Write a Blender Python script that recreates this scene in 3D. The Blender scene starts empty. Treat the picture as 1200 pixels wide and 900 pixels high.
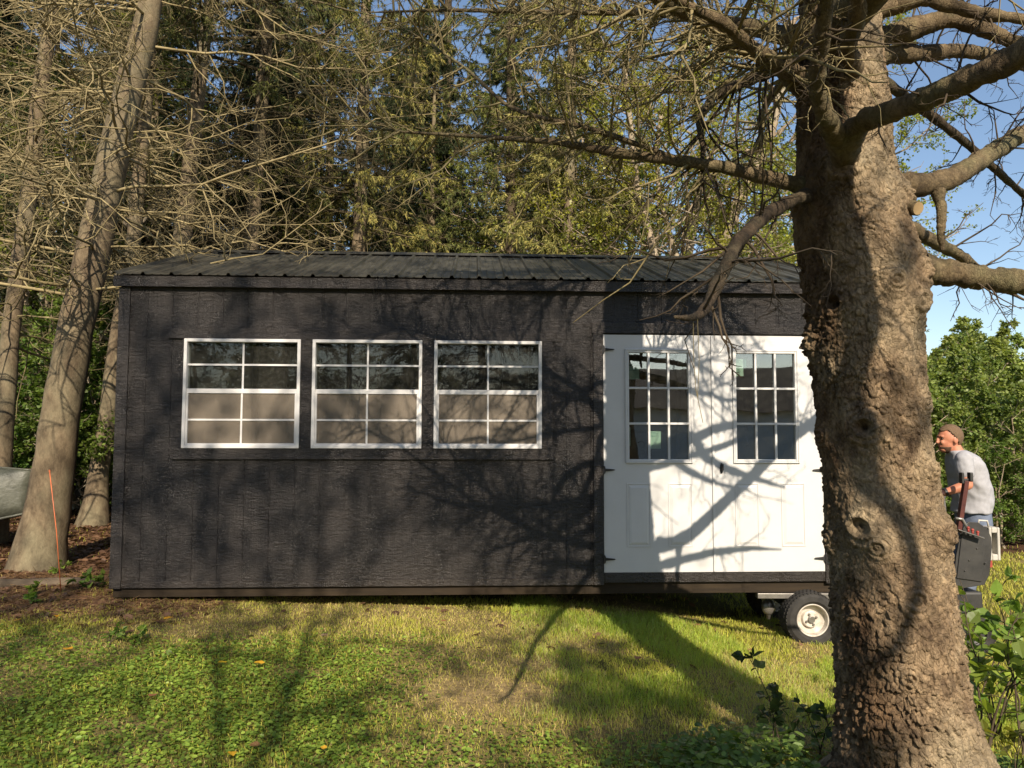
import bpy, math, random
import numpy as np
from mathutils import Vector, noise as mn
from math import radians, sin, cos, tan, pi

random.seed(7)
rng = np.random.default_rng(11)
SC = bpy.context.scene
COL = SC.collection

# ------------------------------------------------------------------ camera
PITCH = radians(3.6)
cam_d = bpy.data.cameras.new('camera')
cam_d.sensor_width = 36.0; cam_d.lens = 27.03
cam_d.clip_start = 0.05; cam_d.clip_end = 2000
cam = bpy.data.objects.new('camera', cam_d); COL.objects.link(cam)
cam.location = (0, 0, 1.5); cam.rotation_euler = (radians(90) + PITCH, radians(-0.15), 0)
SC.camera = cam

# ------------------------------------------------------------------ light
SUN_EL, SUN_AZ = radians(33.5), radians(10)      # azimuth: from behind the viewer, a little to the right
world = bpy.data.worlds.new('World'); SC.world = world; world.use_nodes = True
nt = world.node_tree; nt.nodes.clear()
wo = nt.nodes.new('ShaderNodeOutputWorld'); bg = nt.nodes.new('ShaderNodeBackground'); sky = nt.nodes.new('ShaderNodeTexSky')
sky.sky_type = 'NISHITA'; sky.sun_disc = False; sky.sun_elevation = SUN_EL
sky.sun_rotation = radians(180) - SUN_AZ
sky.altitude = 200; sky.air_density = 1.0; sky.dust_density = 0.6; sky.ozone_density = 1.0
bg.inputs['Strength'].default_value = 0.10
nt.links.new(sky.outputs[0], bg.inputs[0]); nt.links.new(bg.outputs[0], wo.inputs[0])
sd = bpy.data.lights.new('sun', 'SUN'); sd.energy = 4.9; sd.angle = radians(0.42); sd.color = (1.0, 0.87, 0.70)
sun = bpy.data.objects.new('sun', sd); COL.objects.link(sun)
to_sun = Vector((sin(SUN_AZ) * cos(SUN_EL), -cos(SUN_AZ) * cos(SUN_EL), sin(SUN_EL)))
sun.rotation_euler = to_sun.to_track_quat('Z', 'Y').to_euler(); sun.location = (5, -20, 18)
SC.view_settings.view_transform = 'Standard'; SC.view_settings.look = 'None'
SC.view_settings.exposure = 0.68; SC.view_settings.gamma = 1.0; SC.view_settings.use_curve_mapping = False
SC.cycles.max_bounces = 6; SC.cycles.transparent_max_bounces = 16
SC.cycles.diffuse_bounces = 3; SC.cycles.glossy_bounces = 3; SC.cycles.transmission_bounces = 4

# ------------------------------------------------------------------ helpers
def at(px, py, Y):
    """world point seen at photo pixel (px,py) at world distance Y (used to measure the place)"""
    a = (px - 600) / 901; b = (450 - py) / 901
    d = (a, cos(PITCH) - b * sin(PITCH), sin(PITCH) + b * cos(PITCH)); t = Y / d[1]
    return np.array((d[0] * t, Y, 1.5 + d[2] * t))

def tag(o, label=None, cat=None, group=None, kind=None):
    if label: o['label'] = label
    if cat: o['category'] = cat
    if group: o['group'] = group
    if kind: o['kind'] = kind
    return o

def empty(name, loc=(0, 0, 0), rz=0):
    o = bpy.data.objects.new(name, None); COL.objects.link(o)
    o.location = loc; o.rotation_euler = (0, 0, rz); o.empty_display_size = .2
    return o

def copy_tree(src):
    r = src.copy(); COL.objects.link(r)
    for ch in list(src.children):
        c = ch.copy(); COL.objects.link(c); c.parent = r
        for g in list(ch.children):
            d = g.copy(); COL.objects.link(d); d.parent = c
    return r

class MB:
    """vertices and faces of one mesh"""
    def __init__(s): s.v = []; s.n = 0; s.q = []; s.t = []; s.ng = []; s.c = []; s.mq = []; s.mt = []
    def add(s, V, Q=None, T=None, col=None, mi=0):
        V = np.asarray(V, dtype=np.float64).reshape(-1, 3)
        s.v.append(V)
        if Q is not None and len(Q):
            s.q.append(np.asarray(Q).reshape(-1, 4) + s.n); s.mq.append(np.full(len(s.q[-1]), mi))
        if T is not None and len(T):
            s.t.append(np.asarray(T).reshape(-1, 3) + s.n); s.mt.append(np.full(len(s.t[-1]), mi))
        if col is not None: s.c.append(np.broadcast_to(np.asarray(col, dtype=np.float64), (len(V), 3)))
        s.n += len(V); return s
    def ngon(s, V, F):
        s.v.append(np.asarray(V, dtype=np.float64)); 
        for f in F: s.ng.append([i + s.n for i in f])
        s.n += len(V); return s
    def box(s, x0, x1, y0, y1, z0, z1, mi=0):
        V = [(x, y, z) for x in (x0, x1) for y in (y0, y1) for z in (z0, z1)]
        return s.add(V, [(0, 1, 3, 2), (4, 6, 7, 5), (0, 4, 5, 1), (2, 3, 7, 6), (0, 2, 6, 4), (1, 5, 7, 3)], mi=mi)
    def bar(s, a, b, w, h=None, up=(0, 0, 1)):
        h = h or w
        a = np.array(a, float); b = np.array(b, float); d = b - a; d /= np.linalg.norm(d)
        u = np.array(up, float)
        if abs(d @ u) > .95: u = np.array((1, 0, 0.))
        sx = np.cross(d, u); sx /= np.linalg.norm(sx); sz = np.cross(sx, d)
        V = [p + sx * i * w / 2 + sz * j * h / 2 for p in (a, b) for i, j in ((-1, -1), (1, -1), (1, 1), (-1, 1))]
        return s.add(V, [(3, 2, 1, 0), (4, 5, 6, 7), (0, 1, 5, 4), (1, 2, 6, 5), (2, 3, 7, 6), (3, 0, 4, 7)])
    def prism(s, poly, y0, y1):
        """poly in (x,z), extruded along y"""
        n = len(poly)
        V = [(x, y0, z) for x, z in poly] + [(x, y1, z) for x, z in poly]
        F = [list(range(n)), list(range(2 * n - 1, n - 1, -1))] + [[(i + 1) % n, i, n + i, n + (i + 1) % n] for i in range(n)]
        return s.ngon(V, F)
    def tube(s, pts, r, sides=8, cap=True, col=None):
        P = np.array(pts, float)[None]; R = np.broadcast_to(np.asarray(r, float), (len(pts),))[None]
        V, Q = tubes(P, R, sides); s.add(V, Q, col=col)
        if cap:
            k = len(pts)
            s.ng.append([s.n - len(V) + j for j in range(sides)][::-1]); s.ng.append([s.n - sides + j for j in range(sides)])
        return s
    def ball(s, c, r, nu=14, nv=9, mi=0):
        r = np.broadcast_to(np.asarray(r, float), (3,))
        th = np.linspace(0, pi, nv + 1); ph = np.linspace(0, 2 * pi, nu, endpoint=False)
        V = np.array([(np.sin(t) * np.cos(p), np.sin(t) * np.sin(p), np.cos(t)) for t in th for p in ph]) * r + np.array(c)
        Q = [(i * nu + j, i * nu + (j + 1) % nu, (i + 1) * nu + (j + 1) % nu, (i + 1) * nu + j) for i in range(nv) for j in range(nu)]
        return s.add(V, np.array(Q)[:, ::-1], mi=mi)
    def lathe(s, prof, axis='y', c=(0, 0, 0), seg=40):
        """prof: (radius, along) closed ring of revolution"""
        n = len(prof); V = []
        for k in range(seg):
            a = 2 * pi * k / seg
            for r, h in prof:
                if axis == 'y': V.append((c[0] + r * cos(a), c[1] + h, c[2] + r * sin(a)))
                else: V.append((c[0] + r * cos(a), c[1] + r * sin(a), c[2] + h))
        Q = [(k * n + i, k * n + (i + 1) % n, ((k + 1) % seg) * n + (i + 1) % n, ((k + 1) % seg) * n + i) for k in range(seg) for i in range(n)]
        return s.add(V, Q)
    def mesh(s, name, smooth=False):
        V = np.concatenate(s.v) if s.v else np.zeros((0, 3))
        Q = np.concatenate(s.q) if s.q else np.zeros((0, 4), int)
        T = np.concatenate(s.t) if s.t else np.zeros((0, 3), int)
        loops = np.concatenate([Q.ravel(), T.ravel()] + [np.array(f) for f in s.ng]).astype(np.int32)
        tot = np.concatenate([np.full(len(Q), 4), np.full(len(T), 3), np.array([len(f) for f in s.ng], dtype=int)]).astype(np.int32)
        start = np.concatenate([[0], np.cumsum(tot)[:-1]]).astype(np.int32)
        me = bpy.data.meshes.new(name)
        me.vertices.add(len(V)); me.vertices.foreach_set('co', V.astype(np.float32).ravel())
        me.loops.add(len(loops)); me.loops.foreach_set('vertex_index', loops)
        me.polygons.add(len(tot)); me.polygons.foreach_set('loop_start', start); me.polygons.foreach_set('loop_total', tot)
        mi = np.concatenate(s.mq + s.mt + [np.zeros(len(s.ng))]) if (s.mq or s.mt) else np.zeros(len(tot))
        me.polygons.foreach_set('material_index', mi.astype(np.int32))
        me.polygons.foreach_set('use_smooth', np.full(len(tot), bool(smooth)))
        if s.c:
            C = np.concatenate(s.c); a = me.color_attributes.new('col', 'FLOAT_COLOR', 'POINT')
            a.data.foreach_set('color', np.concatenate([C, np.ones((len(C), 1))], 1).astype(np.float32).ravel())
        me.update(calc_edges=True)
        return me
    def build(s, name, mat, parent=None, smooth=False, bevel=0, loc=None):
        me = s.mesh(name, smooth)
        for m in (mat if isinstance(mat, (list, tuple)) else [mat]): me.materials.append(m)
        o = bpy.data.objects.new(name, me); COL.objects.link(o)
        if parent: o.parent = parent
        if loc is not None: o.location = loc
        if bevel:
            b = o.modifiers.new('bevel', 'BEVEL'); b.width = bevel; b.segments = 2; b.limit_method = 'ANGLE'; b.angle_limit = radians(50)
        return o

def nrm(a): return a / np.maximum(np.linalg.norm(a, axis=-1, keepdims=True), 1e-9)

def tubes(P, R, sides):
    N, K, _ = P.shape
    Tn = np.empty_like(P); Tn[:, 1:-1] = P[:, 2:] - P[:, :-2]; Tn[:, 0] = P[:, 1] - P[:, 0]; Tn[:, -1] = P[:, -1] - P[:, -2]
    Tn = nrm(Tn)
    mean = nrm(Tn.mean(1)); ref = np.where(np.abs(mean[:, 2:3]) > .75, np.array([[1, 0, 0.]]), np.array([[0, 0, 1.]]))[:, None]
    A = nrm(np.cross(Tn, np.broadcast_to(ref, Tn.shape))); B = np.cross(Tn, A)
    an = np.arange(sides) / sides * 2 * pi
    V = P[:, :, None] + R[:, :, None, None] * (A[:, :, None] * np.cos(an)[:, None] + B[:, :, None] * np.sin(an)[:, None])
    i = np.arange(N)[:, None, None] * K * sides; k = np.arange(K - 1)[None, :, None] * sides; j = np.arange(sides)[None, None]
    j2 = (j + 1) % sides
    Q = np.stack([i + k + j, i + k + j2, i + k + sides + j2, i + k + sides + j], -1)
    return V.reshape(-1, 3), Q.reshape(-1, 4)

def curves(start, d, L, K=6, sag=0., lift=0., wig=.05, r=rng):
    """N curved twigs: start(N,3), unit d(N,3), length L(N)"""
    N = len(start); s = np.linspace(0, 1, K)[None, :, None]; L = np.asarray(L)[:, None, None]
    P = start[:, None] + d[:, None] * s * L
    z = (-sag * s ** 2 + lift * s ** 3) * L
    P[..., 2:3] += z
    w = np.cumsum(r.normal(0, 1, (N, K, 3)), 1) * wig / K ** .5; w -= w[:, :1]
    return P + w * L * s

def kids(P, L, n, t0=.15, t1=.98, ang=(35, 70), flat=.6, ratio=(.2, .4), r=rng, taper=.6):
    N, K, _ = P.shape
    i = np.repeat(np.arange(N), n); t = r.uniform(t0, t1, len(i)); f = t * (K - 1); k = np.minimum(f.astype(int), K - 2); fr = (f - k)[:, None]
    a = P[i, k]; b = P[i, k + 1]; pos = a + (b - a) * fr; tn = nrm(b - a)
    rv = r.normal(0, 1, (len(i), 3)); rv[:, 2] *= (1 - flat)
    pp = nrm(rv - tn * (rv * tn).sum(1, keepdims=True))
    an = np.radians(r.uniform(*ang, len(i)))[:, None]
    d = tn * np.cos(an) + pp * np.sin(an)
    Lc = np.asarray(L)[i] * r.uniform(*ratio, len(i)) * (1 - taper * t)
    return pos, d, Lc, i, t

# ------------------------------------------------------------------ materials
def mat(name):
    m = bpy.data.materials.new(name); m.use_nodes = True; m.node_tree.nodes.clear()
    return m, m.node_tree
def nd(nt, typ, **kw):
    n = nt.nodes.new(typ)
    for k, v in kw.items():
        if k in ('operation', 'blend_type', 'data_type', 'noise_dimensions', 'feature', 'wave_type', 'bands_direction', 'attribute_name', 'normalize', 'distance'): setattr(n, k, v)
        else: n.inputs[k].default_value = v
    return n
def out(nt, sh):
    o = nt.nodes.new('ShaderNodeOutputMaterial'); nt.links.new(sh, o.inputs[0])
def coords(nt, scale=(1, 1, 1), obj=True):
    tc = nt.nodes.new('ShaderNodeTexCoord'); mp = nt.nodes.new('ShaderNodeMapping'); mp.inputs['Scale'].default_value = scale
    nt.links.new(tc.outputs['Object'], mp.inputs[0]); return mp.outputs[0]
def noise(nt, vec, scale, detail=4, rough=.6, dist=0):
    n = nd(nt, 'ShaderNodeTexNoise', Scale=scale, Detail=detail, Roughness=rough, Distortion=dist); nt.links.new(vec, n.inputs['Vector']); return n.outputs['Fac']
def ramp(nt, fac, stops):
    n = nt.nodes.new('ShaderNodeValToRGB'); e = n.color_ramp.elements
    while len(e) < len(stops): e.new(.5)
    for el, (p, c) in zip(e, stops): el.position = p; el.color = (*c, 1) if len(c) == 3 else c
    nt.links.new(fac, n.inputs[0]); return n.outputs[0]
def mixc(nt, a, b, fac, mode='MIX'):
    n = nt.nodes.new('ShaderNodeMix'); n.data_type = 'RGBA'; n.blend_type = mode
    for s, v in ((n.inputs['Factor'], fac), (n.inputs[6], a), (n.inputs[7], b)):
        if hasattr(v, 'links'): nt.links.new(v, s)
        else: s.default_value = v if isinstance(v, float) or isinstance(v, int) else (*v, 1)
    return n.outputs[2]
def mth(nt, op, a, b=0.):
    n = nt.nodes.new('ShaderNodeMath'); n.operation = op
    for s, v in ((n.inputs[0], a), (n.inputs[1], b)):
        if hasattr(v, 'links'): nt.links.new(v, s)
        else: s.default_value = v
    return n.outputs[0]
def bump(nt, h, strength=.5, dist=.01, normal=None):
    n = nd(nt, 'ShaderNodeBump', Strength=strength, Distance=dist); nt.links.new(h, n.inputs['Height'])
    if normal: nt.links.new(normal, n.inputs['Normal'])
    return n.outputs[0]
def principled(nt, color, rough=.6, spec=.5, normal=None, metal=0, coat=0):
    p = nt.nodes.new('ShaderNodeBsdfPrincipled')
    for k, v in (('Base Color', color), ('Roughness', rough)):
        if hasattr(v, 'links'): nt.links.new(v, p.inputs[k])
        else: p.inputs[k].default_value = (*v, 1) if isinstance(v, tuple) else v
    p.inputs['Specular IOR Level'].default_value = spec; p.inputs['Metallic'].default_value = metal
    if coat: p.inputs['Coat Weight'].default_value = coat
    if normal: nt.links.new(normal, p.inputs['Normal'])
    return p.outputs[0]

def plain(name, c1, c2=None, scale=8, rough=.6, spec=.5, bmp=.2, bd=.003, metal=0, stretch=(1, 1, 1)):
    m, t = mat(name); v = coords(t, stretch)
    f = noise(t, v, scale, 5, .65)
    c = ramp(t, f, [(.3, c1), (.7, c2 or c1)])
    out(t, principled(t, c, rough, spec, bump(t, noise(t, v, scale * 6, 4), bmp, bd), metal)); return m

def bark_mat(name, c_lo, c_hi, lichen, scale=1.0, stretch=.35, bd=.02, flake=1., col_attr=False):
    m, t = mat(name); v = coords(t, (scale, scale, scale * stretch))
    wv = t.nodes.new('ShaderNodeVectorMath'); wv.operation = 'ADD'; ns_ = nd(t, 'ShaderNodeTexNoise', Scale=12., Detail=3.); t.links.new(v, ns_.inputs['Vector'])
    sc_n = t.nodes.new('ShaderNodeVectorMath'); sc_n.operation = 'SCALE'; sc_n.inputs['Scale'].default_value = .09; t.links.new(ns_.outputs['Color'], sc_n.inputs[0]); t.links.new(v, wv.inputs[0]); t.links.new(sc_n.outputs[0], wv.inputs[1])
    vo = nd(t, 'ShaderNodeTexVoronoi', Scale=58., feature='F1', Randomness=1.); t.links.new(wv.outputs[0], vo.inputs['Vector'])
    ve = nd(t, 'ShaderNodeTexVoronoi', Scale=58., feature='DISTANCE_TO_EDGE', Randomness=1.); t.links.new(wv.outputs[0], ve.inputs['Vector'])
    cellv = t.nodes.new('ShaderNodeSeparateColor'); t.links.new(vo.outputs['Color'], cellv.inputs[0])
    n1 = noise(t, v, 9, 8, .7); n2 = noise(t, v, 2.2, 4, .6); n3 = noise(t, v, 60, 4, .7)
    c = ramp(t, n1, [(.3, c_lo), (.62, c_hi)])
    c = mixc(t, c, lichen, mth(t, 'MULTIPLY', ramp(t, n2, [(.45, (0, 0, 0)), (.68, (1, 1, 1))]), .6))
    c = mixc(t, c, (1, 1, 1), mth(t, 'MULTIPLY', ramp(t, n3, [(.35, (0, 0, 0)), (.65, (1, 1, 1))]), .14), 'OVERLAY')
    cv = mth(t, 'ADD', mth(t, 'MULTIPLY', cellv.outputs[0], .5), .72); cc = t.nodes.new('ShaderNodeCombineColor'); [t.links.new(cv, cc.inputs[q]) for q in range(3)]
    c = mixc(t, c, cc.outputs[0], flake, 'MULTIPLY')
    if col_attr: at_ = t.nodes.new('ShaderNodeAttribute'); at_.attribute_name = 'col'; c = mixc(t, c, at_.outputs['Color'], 1., 'MULTIPLY')
    h = mth(t, 'ADD', mth(t, 'MULTIPLY', mth(t, 'MINIMUM', ve.outputs['Distance'], .12), 1.9 * flake), mth(t, 'ADD', mth(t, 'ADD', n1, mth(t, 'MULTIPLY', cellv.outputs[1], .5 * flake)), mth(t, 'MULTIPLY', n3, .5)))
    out(t, principled(t, c, .85, .25, bump(t, h, .9, bd))); return m

def leaf_mat(name, trans=.4, rough=.5, spec=.35, tint=(1, 1, 1), attr=True, base=(.06, .1, .02), var=.5):
    m, t = mat(name)
    if attr:
        a = t.nodes.new('ShaderNodeAttribute'); a.attribute_name = 'col'; c = a.outputs['Color']
    else:
        rgb = t.nodes.new('ShaderNodeRGB'); rgb.outputs[0].default_value = (*base, 1); c = rgb.outputs[0]
    g = t.nodes.new('ShaderNodeNewGeometry'); oi = t.nodes.new('ShaderNodeObjectInfo')
    hs = t.nodes.new('ShaderNodeHueSaturation'); t.links.new(c, hs.inputs['Color'])
    t.links.new(mth(t, 'ADD', mth(t, 'MULTIPLY', g.outputs['Random Per Island'], var), 1 - var / 2), hs.inputs['Value'])
    t.links.new(mth(t, 'ADD', mth(t, 'MULTIPLY', oi.outputs['Random'], .03), .485), hs.inputs['Hue'])
    c = hs.outputs[0]
    p = principled(t, c, rough, spec)
    tr = t.nodes.new('ShaderNodeBsdfTranslucent'); t.links.new(mixc(t, c, (1.3, 1.3, .6), 1., 'MULTIPLY'), tr.inputs[0])
    mx = t.nodes.new('ShaderNodeMixShader'); mx.inputs[0].default_value = trans
    t.links.new(p, mx.inputs[1]); t.links.new(tr.outputs[0], mx.inputs[2]); out(t, mx.outputs[0]); return m

M = {}
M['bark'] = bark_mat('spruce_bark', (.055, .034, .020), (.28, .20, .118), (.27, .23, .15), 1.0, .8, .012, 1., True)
M['bark_smooth'] = bark_mat('young_spruce_bark', (.07, .050, .031), (.20, .152, .094), (.17, .16, .10), 1.3, .5, .006, .4)
M['limb'] = bark_mat('limb_bark', (.055, .038, .022), (.17, .125, .07), (.15, .145, .07), 1.6, .8, .010, .9)
M['darklimb'] = bark_mat('shaded_limb_bark', (.022, .015, .010), (.085, .06, .035), (.08, .075, .04), 1.6, .8, .010, .9)  # limb bark again, with the shade on these limbs put into its colour
M['twig'] = plain('dead_twig', (.14, .11, .055), (.30, .25, .13), 5, .85, .15, .3)
M['palebranch'] = plain('lit_tone_branch', (.15, .12, .06), (.38, .31, .165), 5, .85, .15, .3)  # near dead twigs coloured lighter, as if sunlit before the dark wood
M['dimtwig'] = plain('dim_twig', (.05, .04, .022), (.13, .105, .06), 5, .85, .15, .3)  # same dead twigs coloured darker, shade of the wood's depth put in
M['darktwig'] = plain('dark_twig', (.045, .032, .022), (.11, .085, .055), 5, .85, .15, .3)
M['decbark'] = bark_mat('maple_bark', (.17, .13, .09), (.33, .26, .18), (.28, .26, .2), 1.2, .4, .008, .6)
M['needle'] = leaf_mat('needles', .25, .6, .25, var=.7)
M['leaf'] = leaf_mat('leaves', .45, .45, .4, var=.6)
M['grassblade'] = leaf_mat('grass_blades', .35, .5, .3, var=.5)
M['cutwood'] = plain('cut_wood', (.35, .24, .12), (.45, .33, .18), 14, .8, .2)

# dark stained siding: embossed cedar texture
def siding_mat(name, c1, c2, rough=.46, bs=.6):
    m, t = mat(name)
    v = coords(t, (9, 9, 34)); v2 = coords(t, (26, 26, 1.6)); v3 = coords(t, (2.6, 2.6, 1.1)); v4 = coords(t, (1, 1, 1))
    rip = noise(t, v, 1.6, 5, .65, .6); grain = noise(t, v2, 1., 6, .7, .3); big = noise(t, v3, 1.4, 3); sp = noise(t, v4, 85, 4, .85)
    h = mth(t, 'ADD', rip, mth(t, 'ADD', mth(t, 'MULTIPLY', grain, .7), mth(t, 'MULTIPLY', sp, .5)))
    c = ramp(t, mth(t, 'ADD', mth(t, 'MULTIPLY', rip, .5), mth(t, 'MULTIPLY', big, .5)), [(.35, c1), (.66, c2)])
    sx = t.nodes.new('ShaderNodeSeparateXYZ'); t.links.new(v4, sx.inputs[0]); lowz = ramp(t, mth(t, 'ADD', sx.outputs[2], mth(t, 'MULTIPLY', big, .25)), [(.35, (1, 1, 1)), (.62, (0, 0, 0))])
    c = mixc(t, c, (.10, .08, .06), mth(t, 'MULTIPLY', lowz, mth(t, 'MULTIPLY', sp, .3)))
    r = ramp(t, mth(t, 'ADD', mth(t, 'MULTIPLY', sp, .6), mth(t, 'MULTIPLY', big, .4)), [(.35, (rough - .14,) * 3), (.7, (rough + .16,) * 3)])
    out(t, principled(t, c, r, .6, bump(t, h, bs, .018))); return m
M['siding'] = siding_mat('charcoal_siding', (.0035, .003, .0028), (.027, .0215, .0185), .34, 1.)
M['trim'] = siding_mat('charcoal_trim', (.005, .0042, .004), (.034, .027, .023), .34, 1.)
M['white'] = plain('white_door_paint', (.53, .525, .515), (.57, .565, .555), 3, .42, .4, .03, .001)
M['vinyl'] = plain('white_vinyl', (.58, .57, .56), (.63, .62, .61), 5, .35, .5, .03, .001)
M['black'] = plain('black_iron', (.012, .012, .012), (.022, .02, .02), 20, .45, .5, .2, .001)
M['joist'] = plain('treated_joist', (.016, .011, .007), (.038, .026, .014), 5, .8, .25, .4, .004, stretch=(.4, 4, 4))
M['inside'] = plain('bare_plywood', (.42, .27, .15), (.52, .36, .22), 3, .75, .2, .2, .003, stretch=(4, 4, .4))
M['paper'] = plain('sticker_paper', (.45, .62, .52), (.55, .70, .60), 9, .6, .3)
M['tealpaper'] = plain('teal_paper', (.03, .16, .13), (.05, .2, .16), 9, .6, .3)
M['ink'] = plain('ink', (.04, .12, .10), None, 9, .6, .3)

# ribbed black steel roof with lighter streaks
m, t = mat('black_steel_roof'); v = coords(t, (1, .12, .12)); v2 = coords(t)
st = noise(t, v, 26, 5, .7); b_ = noise(t, v2, 1.2, 4)
c = ramp(t, mth(t, 'ADD', mth(t, 'MULTIPLY', st, .6), mth(t, 'MULTIPLY', b_, .4)), [(.4, (.020, .019, .016)), (.7, (.085, .080, .060))])
out(t, principled(t, c, ramp(t, st, [(.3, (.34,) * 3), (.7, (.52,) * 3)]), .5, bump(t, noise(t, v2, 7, 2), .12, .01))); M['roof'] = m

def glass_mat(name, dirt=.03, gloss=0.0, fk=1.9):
    m, t = mat(name)
    f = nd(t, 'ShaderNodeFresnel', IOR=1.5); v = coords(t)
    tr = t.nodes.new('ShaderNodeBsdfTransparent'); tr.inputs[0].default_value = (.86, .9, .87, 1)
    gl = nd(t, 'ShaderNodeBsdfGlossy', Roughness=.012); t.links.new(bump(t, noise(t, v, 2.2, 1), .06, .02), gl.inputs['Normal'])
    df = t.nodes.new('ShaderNodeBsdfDiffuse'); df.inputs[0].default_value = (.5, .48, .42, 1)
    m1 = t.nodes.new('ShaderNodeMixShader'); m2 = t.nodes.new('ShaderNodeMixShader')
    t.links.new(mth(t, 'ADD', mth(t, 'MULTIPLY', f.outputs[0], fk), gloss), m1.inputs[0]); t.links.new(tr.outputs[0], m1.inputs[1]); t.links.new(gl.outputs[0], m1.inputs[2])
    t.links.new(mth(t, 'MULTIPLY', ramp(t, noise(t, v, 40, 5, .8), [(.45, (.3, .3, .3)), (.72, (1, 1, 1))]), dirt), m2.inputs[0])
    t.links.new(m1.outputs[0], m2.inputs[1]); t.links.new(df.outputs[0], m2.inputs[2]); out(t, m2.outputs[0]); return m
M['glass'] = glass_mat('window_glass', .06, .0, .8)
M['doorglass'] = glass_mat('door_glass', .02, .12)
m, t = mat('insect_screen'); v = coords(t)
tr = t.nodes.new('ShaderNodeBsdfTransparent'); df = principled(t, (.21, .175, .135), .6, .3)
mx = t.nodes.new('ShaderNodeMixShader'); t.links.new(ramp(t, noise(t, v, 3, 3), [(.3, (.5,) * 3), (.7, (.62,) * 3)]), mx.inputs[0])
t.links.new(tr.outputs[0], mx.inputs[1]); t.links.new(df, mx.inputs[2]); out(t, mx.outputs[0]); M['screen'] = m

# ------------------------------------------------------------------ ground
def sm(a, b, x): t_ = np.clip((x - a) / (b - a), 0, 1); return t_ * t_ * (3 - 2 * t_)
_fx = np.array([-60, -6, -3.2, -.7, .7, 2.4, 3.8, 8, 60]); _fz = np.array([.2, .17, .14, .045, -.04, -.235, -.29, -.36, -.4])
_gx = np.linspace(-60, 60, 2401); _gz = np.convolve(np.pad(np.interp(_gx, _fx, _fz), 12, mode='edge'), np.ones(25) / 25, 'valid')
def vnoise(x, y, s, seed=0):
    """smooth value noise"""
    x = np.asarray(x, float) * s + 1000; y = np.asarray(y, float) * s + 1000
    xi = np.floor(x).astype(np.int64); yi = np.floor(y).astype(np.int64); fx = x - xi; fy = y - yi
    fx = fx * fx * (3 - 2 * fx); fy = fy * fy * (3 - 2 * fy)
    def h(a, b):
        n = (a * 374761393 + b * 668265263 + seed * 974634777) & 0xffffffff; n = ((n ^ (n >> 13)) * 1274126177) & 0xffffffff
        return ((n ^ (n >> 16)) & 0xffff) / 65535.
    return (h(xi, yi) * (1 - fx) + h(xi + 1, yi) * fx) * (1 - fy) + (h(xi, yi + 1) * (1 - fx) + h(xi + 1, yi + 1) * fx) * fy
def fbm(x, y, s, seed=0, o=4): return sum(vnoise(x, y, s * 2 ** k, seed + k) * .5 ** (k + 1) for k in range(o)) / (1 - .5 ** o)
def gh(x, y):
    x = np.asarray(x, float); y = np.asarray(y, float)
    return sm(2.4, 5.8, y) * np.interp(x, _gx, _gz) + (fbm(x, y, .9, 5, 3) - .5) * .05
def forest_mask(x, y):
    """1 where the ground is brown forest litter"""
    n = (fbm(x, y, 1.1, 9) - .5)
    left = sm(-3.1, -3.7, x + n * 1.2) * sm(5.7, 6.3, y + n * 1.0)
    left = np.maximum(left, sm(-2.1, -3.0, x + n * 1.6) * sm(5.3, 5.9, y + n * .8) * .75)
    back = sm(8.6, 9.6, y + n) * sm(3.2, 2.2, x + n)
    far = sm(11.3, 12.3, y + n * 1.5)
    return np.clip(np.maximum(np.maximum(left, back), far), 0, 1)
def straw_mask(x, y):
    n = fbm(x, y, 1.6, 21)
    s = sm(.54, .68, n) * .6
    for cx, cy, r, w in ((-.15, 4.5, .55, 1.), (-.6, 5.2, .4, .7), (.1, 5.1, .35, .8), (-2.2, 5.7, .7, .8), (-1.3, 5.8, .6, .5), (.5, 4.0, .5, .6), (2.0, 5.1, .35, .8), (-.3, 3.7, .4, .6), (1.5, 5.0, .3, .5)):
        s = np.maximum(s, w * np.exp(-((x - cx) ** 2 + (y - cy) ** 2 * 1.4) / r ** 2) * (.5 + n))
    return np.clip(s, 0, 1)
def clover_mask(x, y):
    n = fbm(x, y, .9, 33)
    return np.clip(np.maximum(sm(-.2, -1.0, x + (n - .5) * 2) * sm(5.7, 4.6, y + (n - .5)), sm(4.15, 3.6, y + (n - .5) * 1.2) * .55) * sm(.3, .5, n + .15), 0, 1)

gx = np.unique(np.concatenate([np.arange(-8, 9, .08), np.linspace(-150, -8, 40), np.linspace(9, 150, 40)]))
gy = np.unique(np.concatenate([np.arange(.5, 14, .08), np.linspace(-60, .5, 40), np.linspace(14, 300, 50)]))
X, Y = np.meshgrid(gx, gy); Z = gh(X, Y); V = np.stack([X, Y, Z], -1).reshape(-1, 3)
nx = len(gx); ii, jj = np.meshgrid(np.arange(len(gy) - 1), np.arange(nx - 1), indexing='ij')
Q = np.stack([ii * nx + jj, ii * nx + jj + 1, (ii + 1) * nx + jj + 1, (ii + 1) * nx + jj], -1).reshape(-1, 4)
fm = forest_mask(X, Y).ravel()[:, None]; sw = straw_mask(X, Y).ravel()[:, None]
gc = np.array([.15, .14, .04]) * (1 - sw) + np.array([.36, .27, .13]) * sw
gc = gc * (1 - fm) + np.array([.10, .055, .034]) * fm
g = MB().add(V, Q, col=gc)
m, t = mat('soil_and_turf'); a = t.nodes.new('ShaderNodeAttribute'); a.attribute_name = 'col'; v = coords(t)
n1 = noise(t, v, 30, 6, .75); n2 = noise(t, v, 3, 4)
c = mixc(t, a.outputs['Color'], ramp(t, n1, [(.3, (.35, .35, .35)), (.7, (1.5, 1.45, 1.4))]), 1., 'MULTIPLY')
out(t, principled(t, c, .95, .1, bump(t, mth(t, 'ADD', n1, n2), .9, .03))); M['ground'] = m
o = g.build('ground', M['ground'], smooth=True); tag(o, kind='structure')

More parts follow.
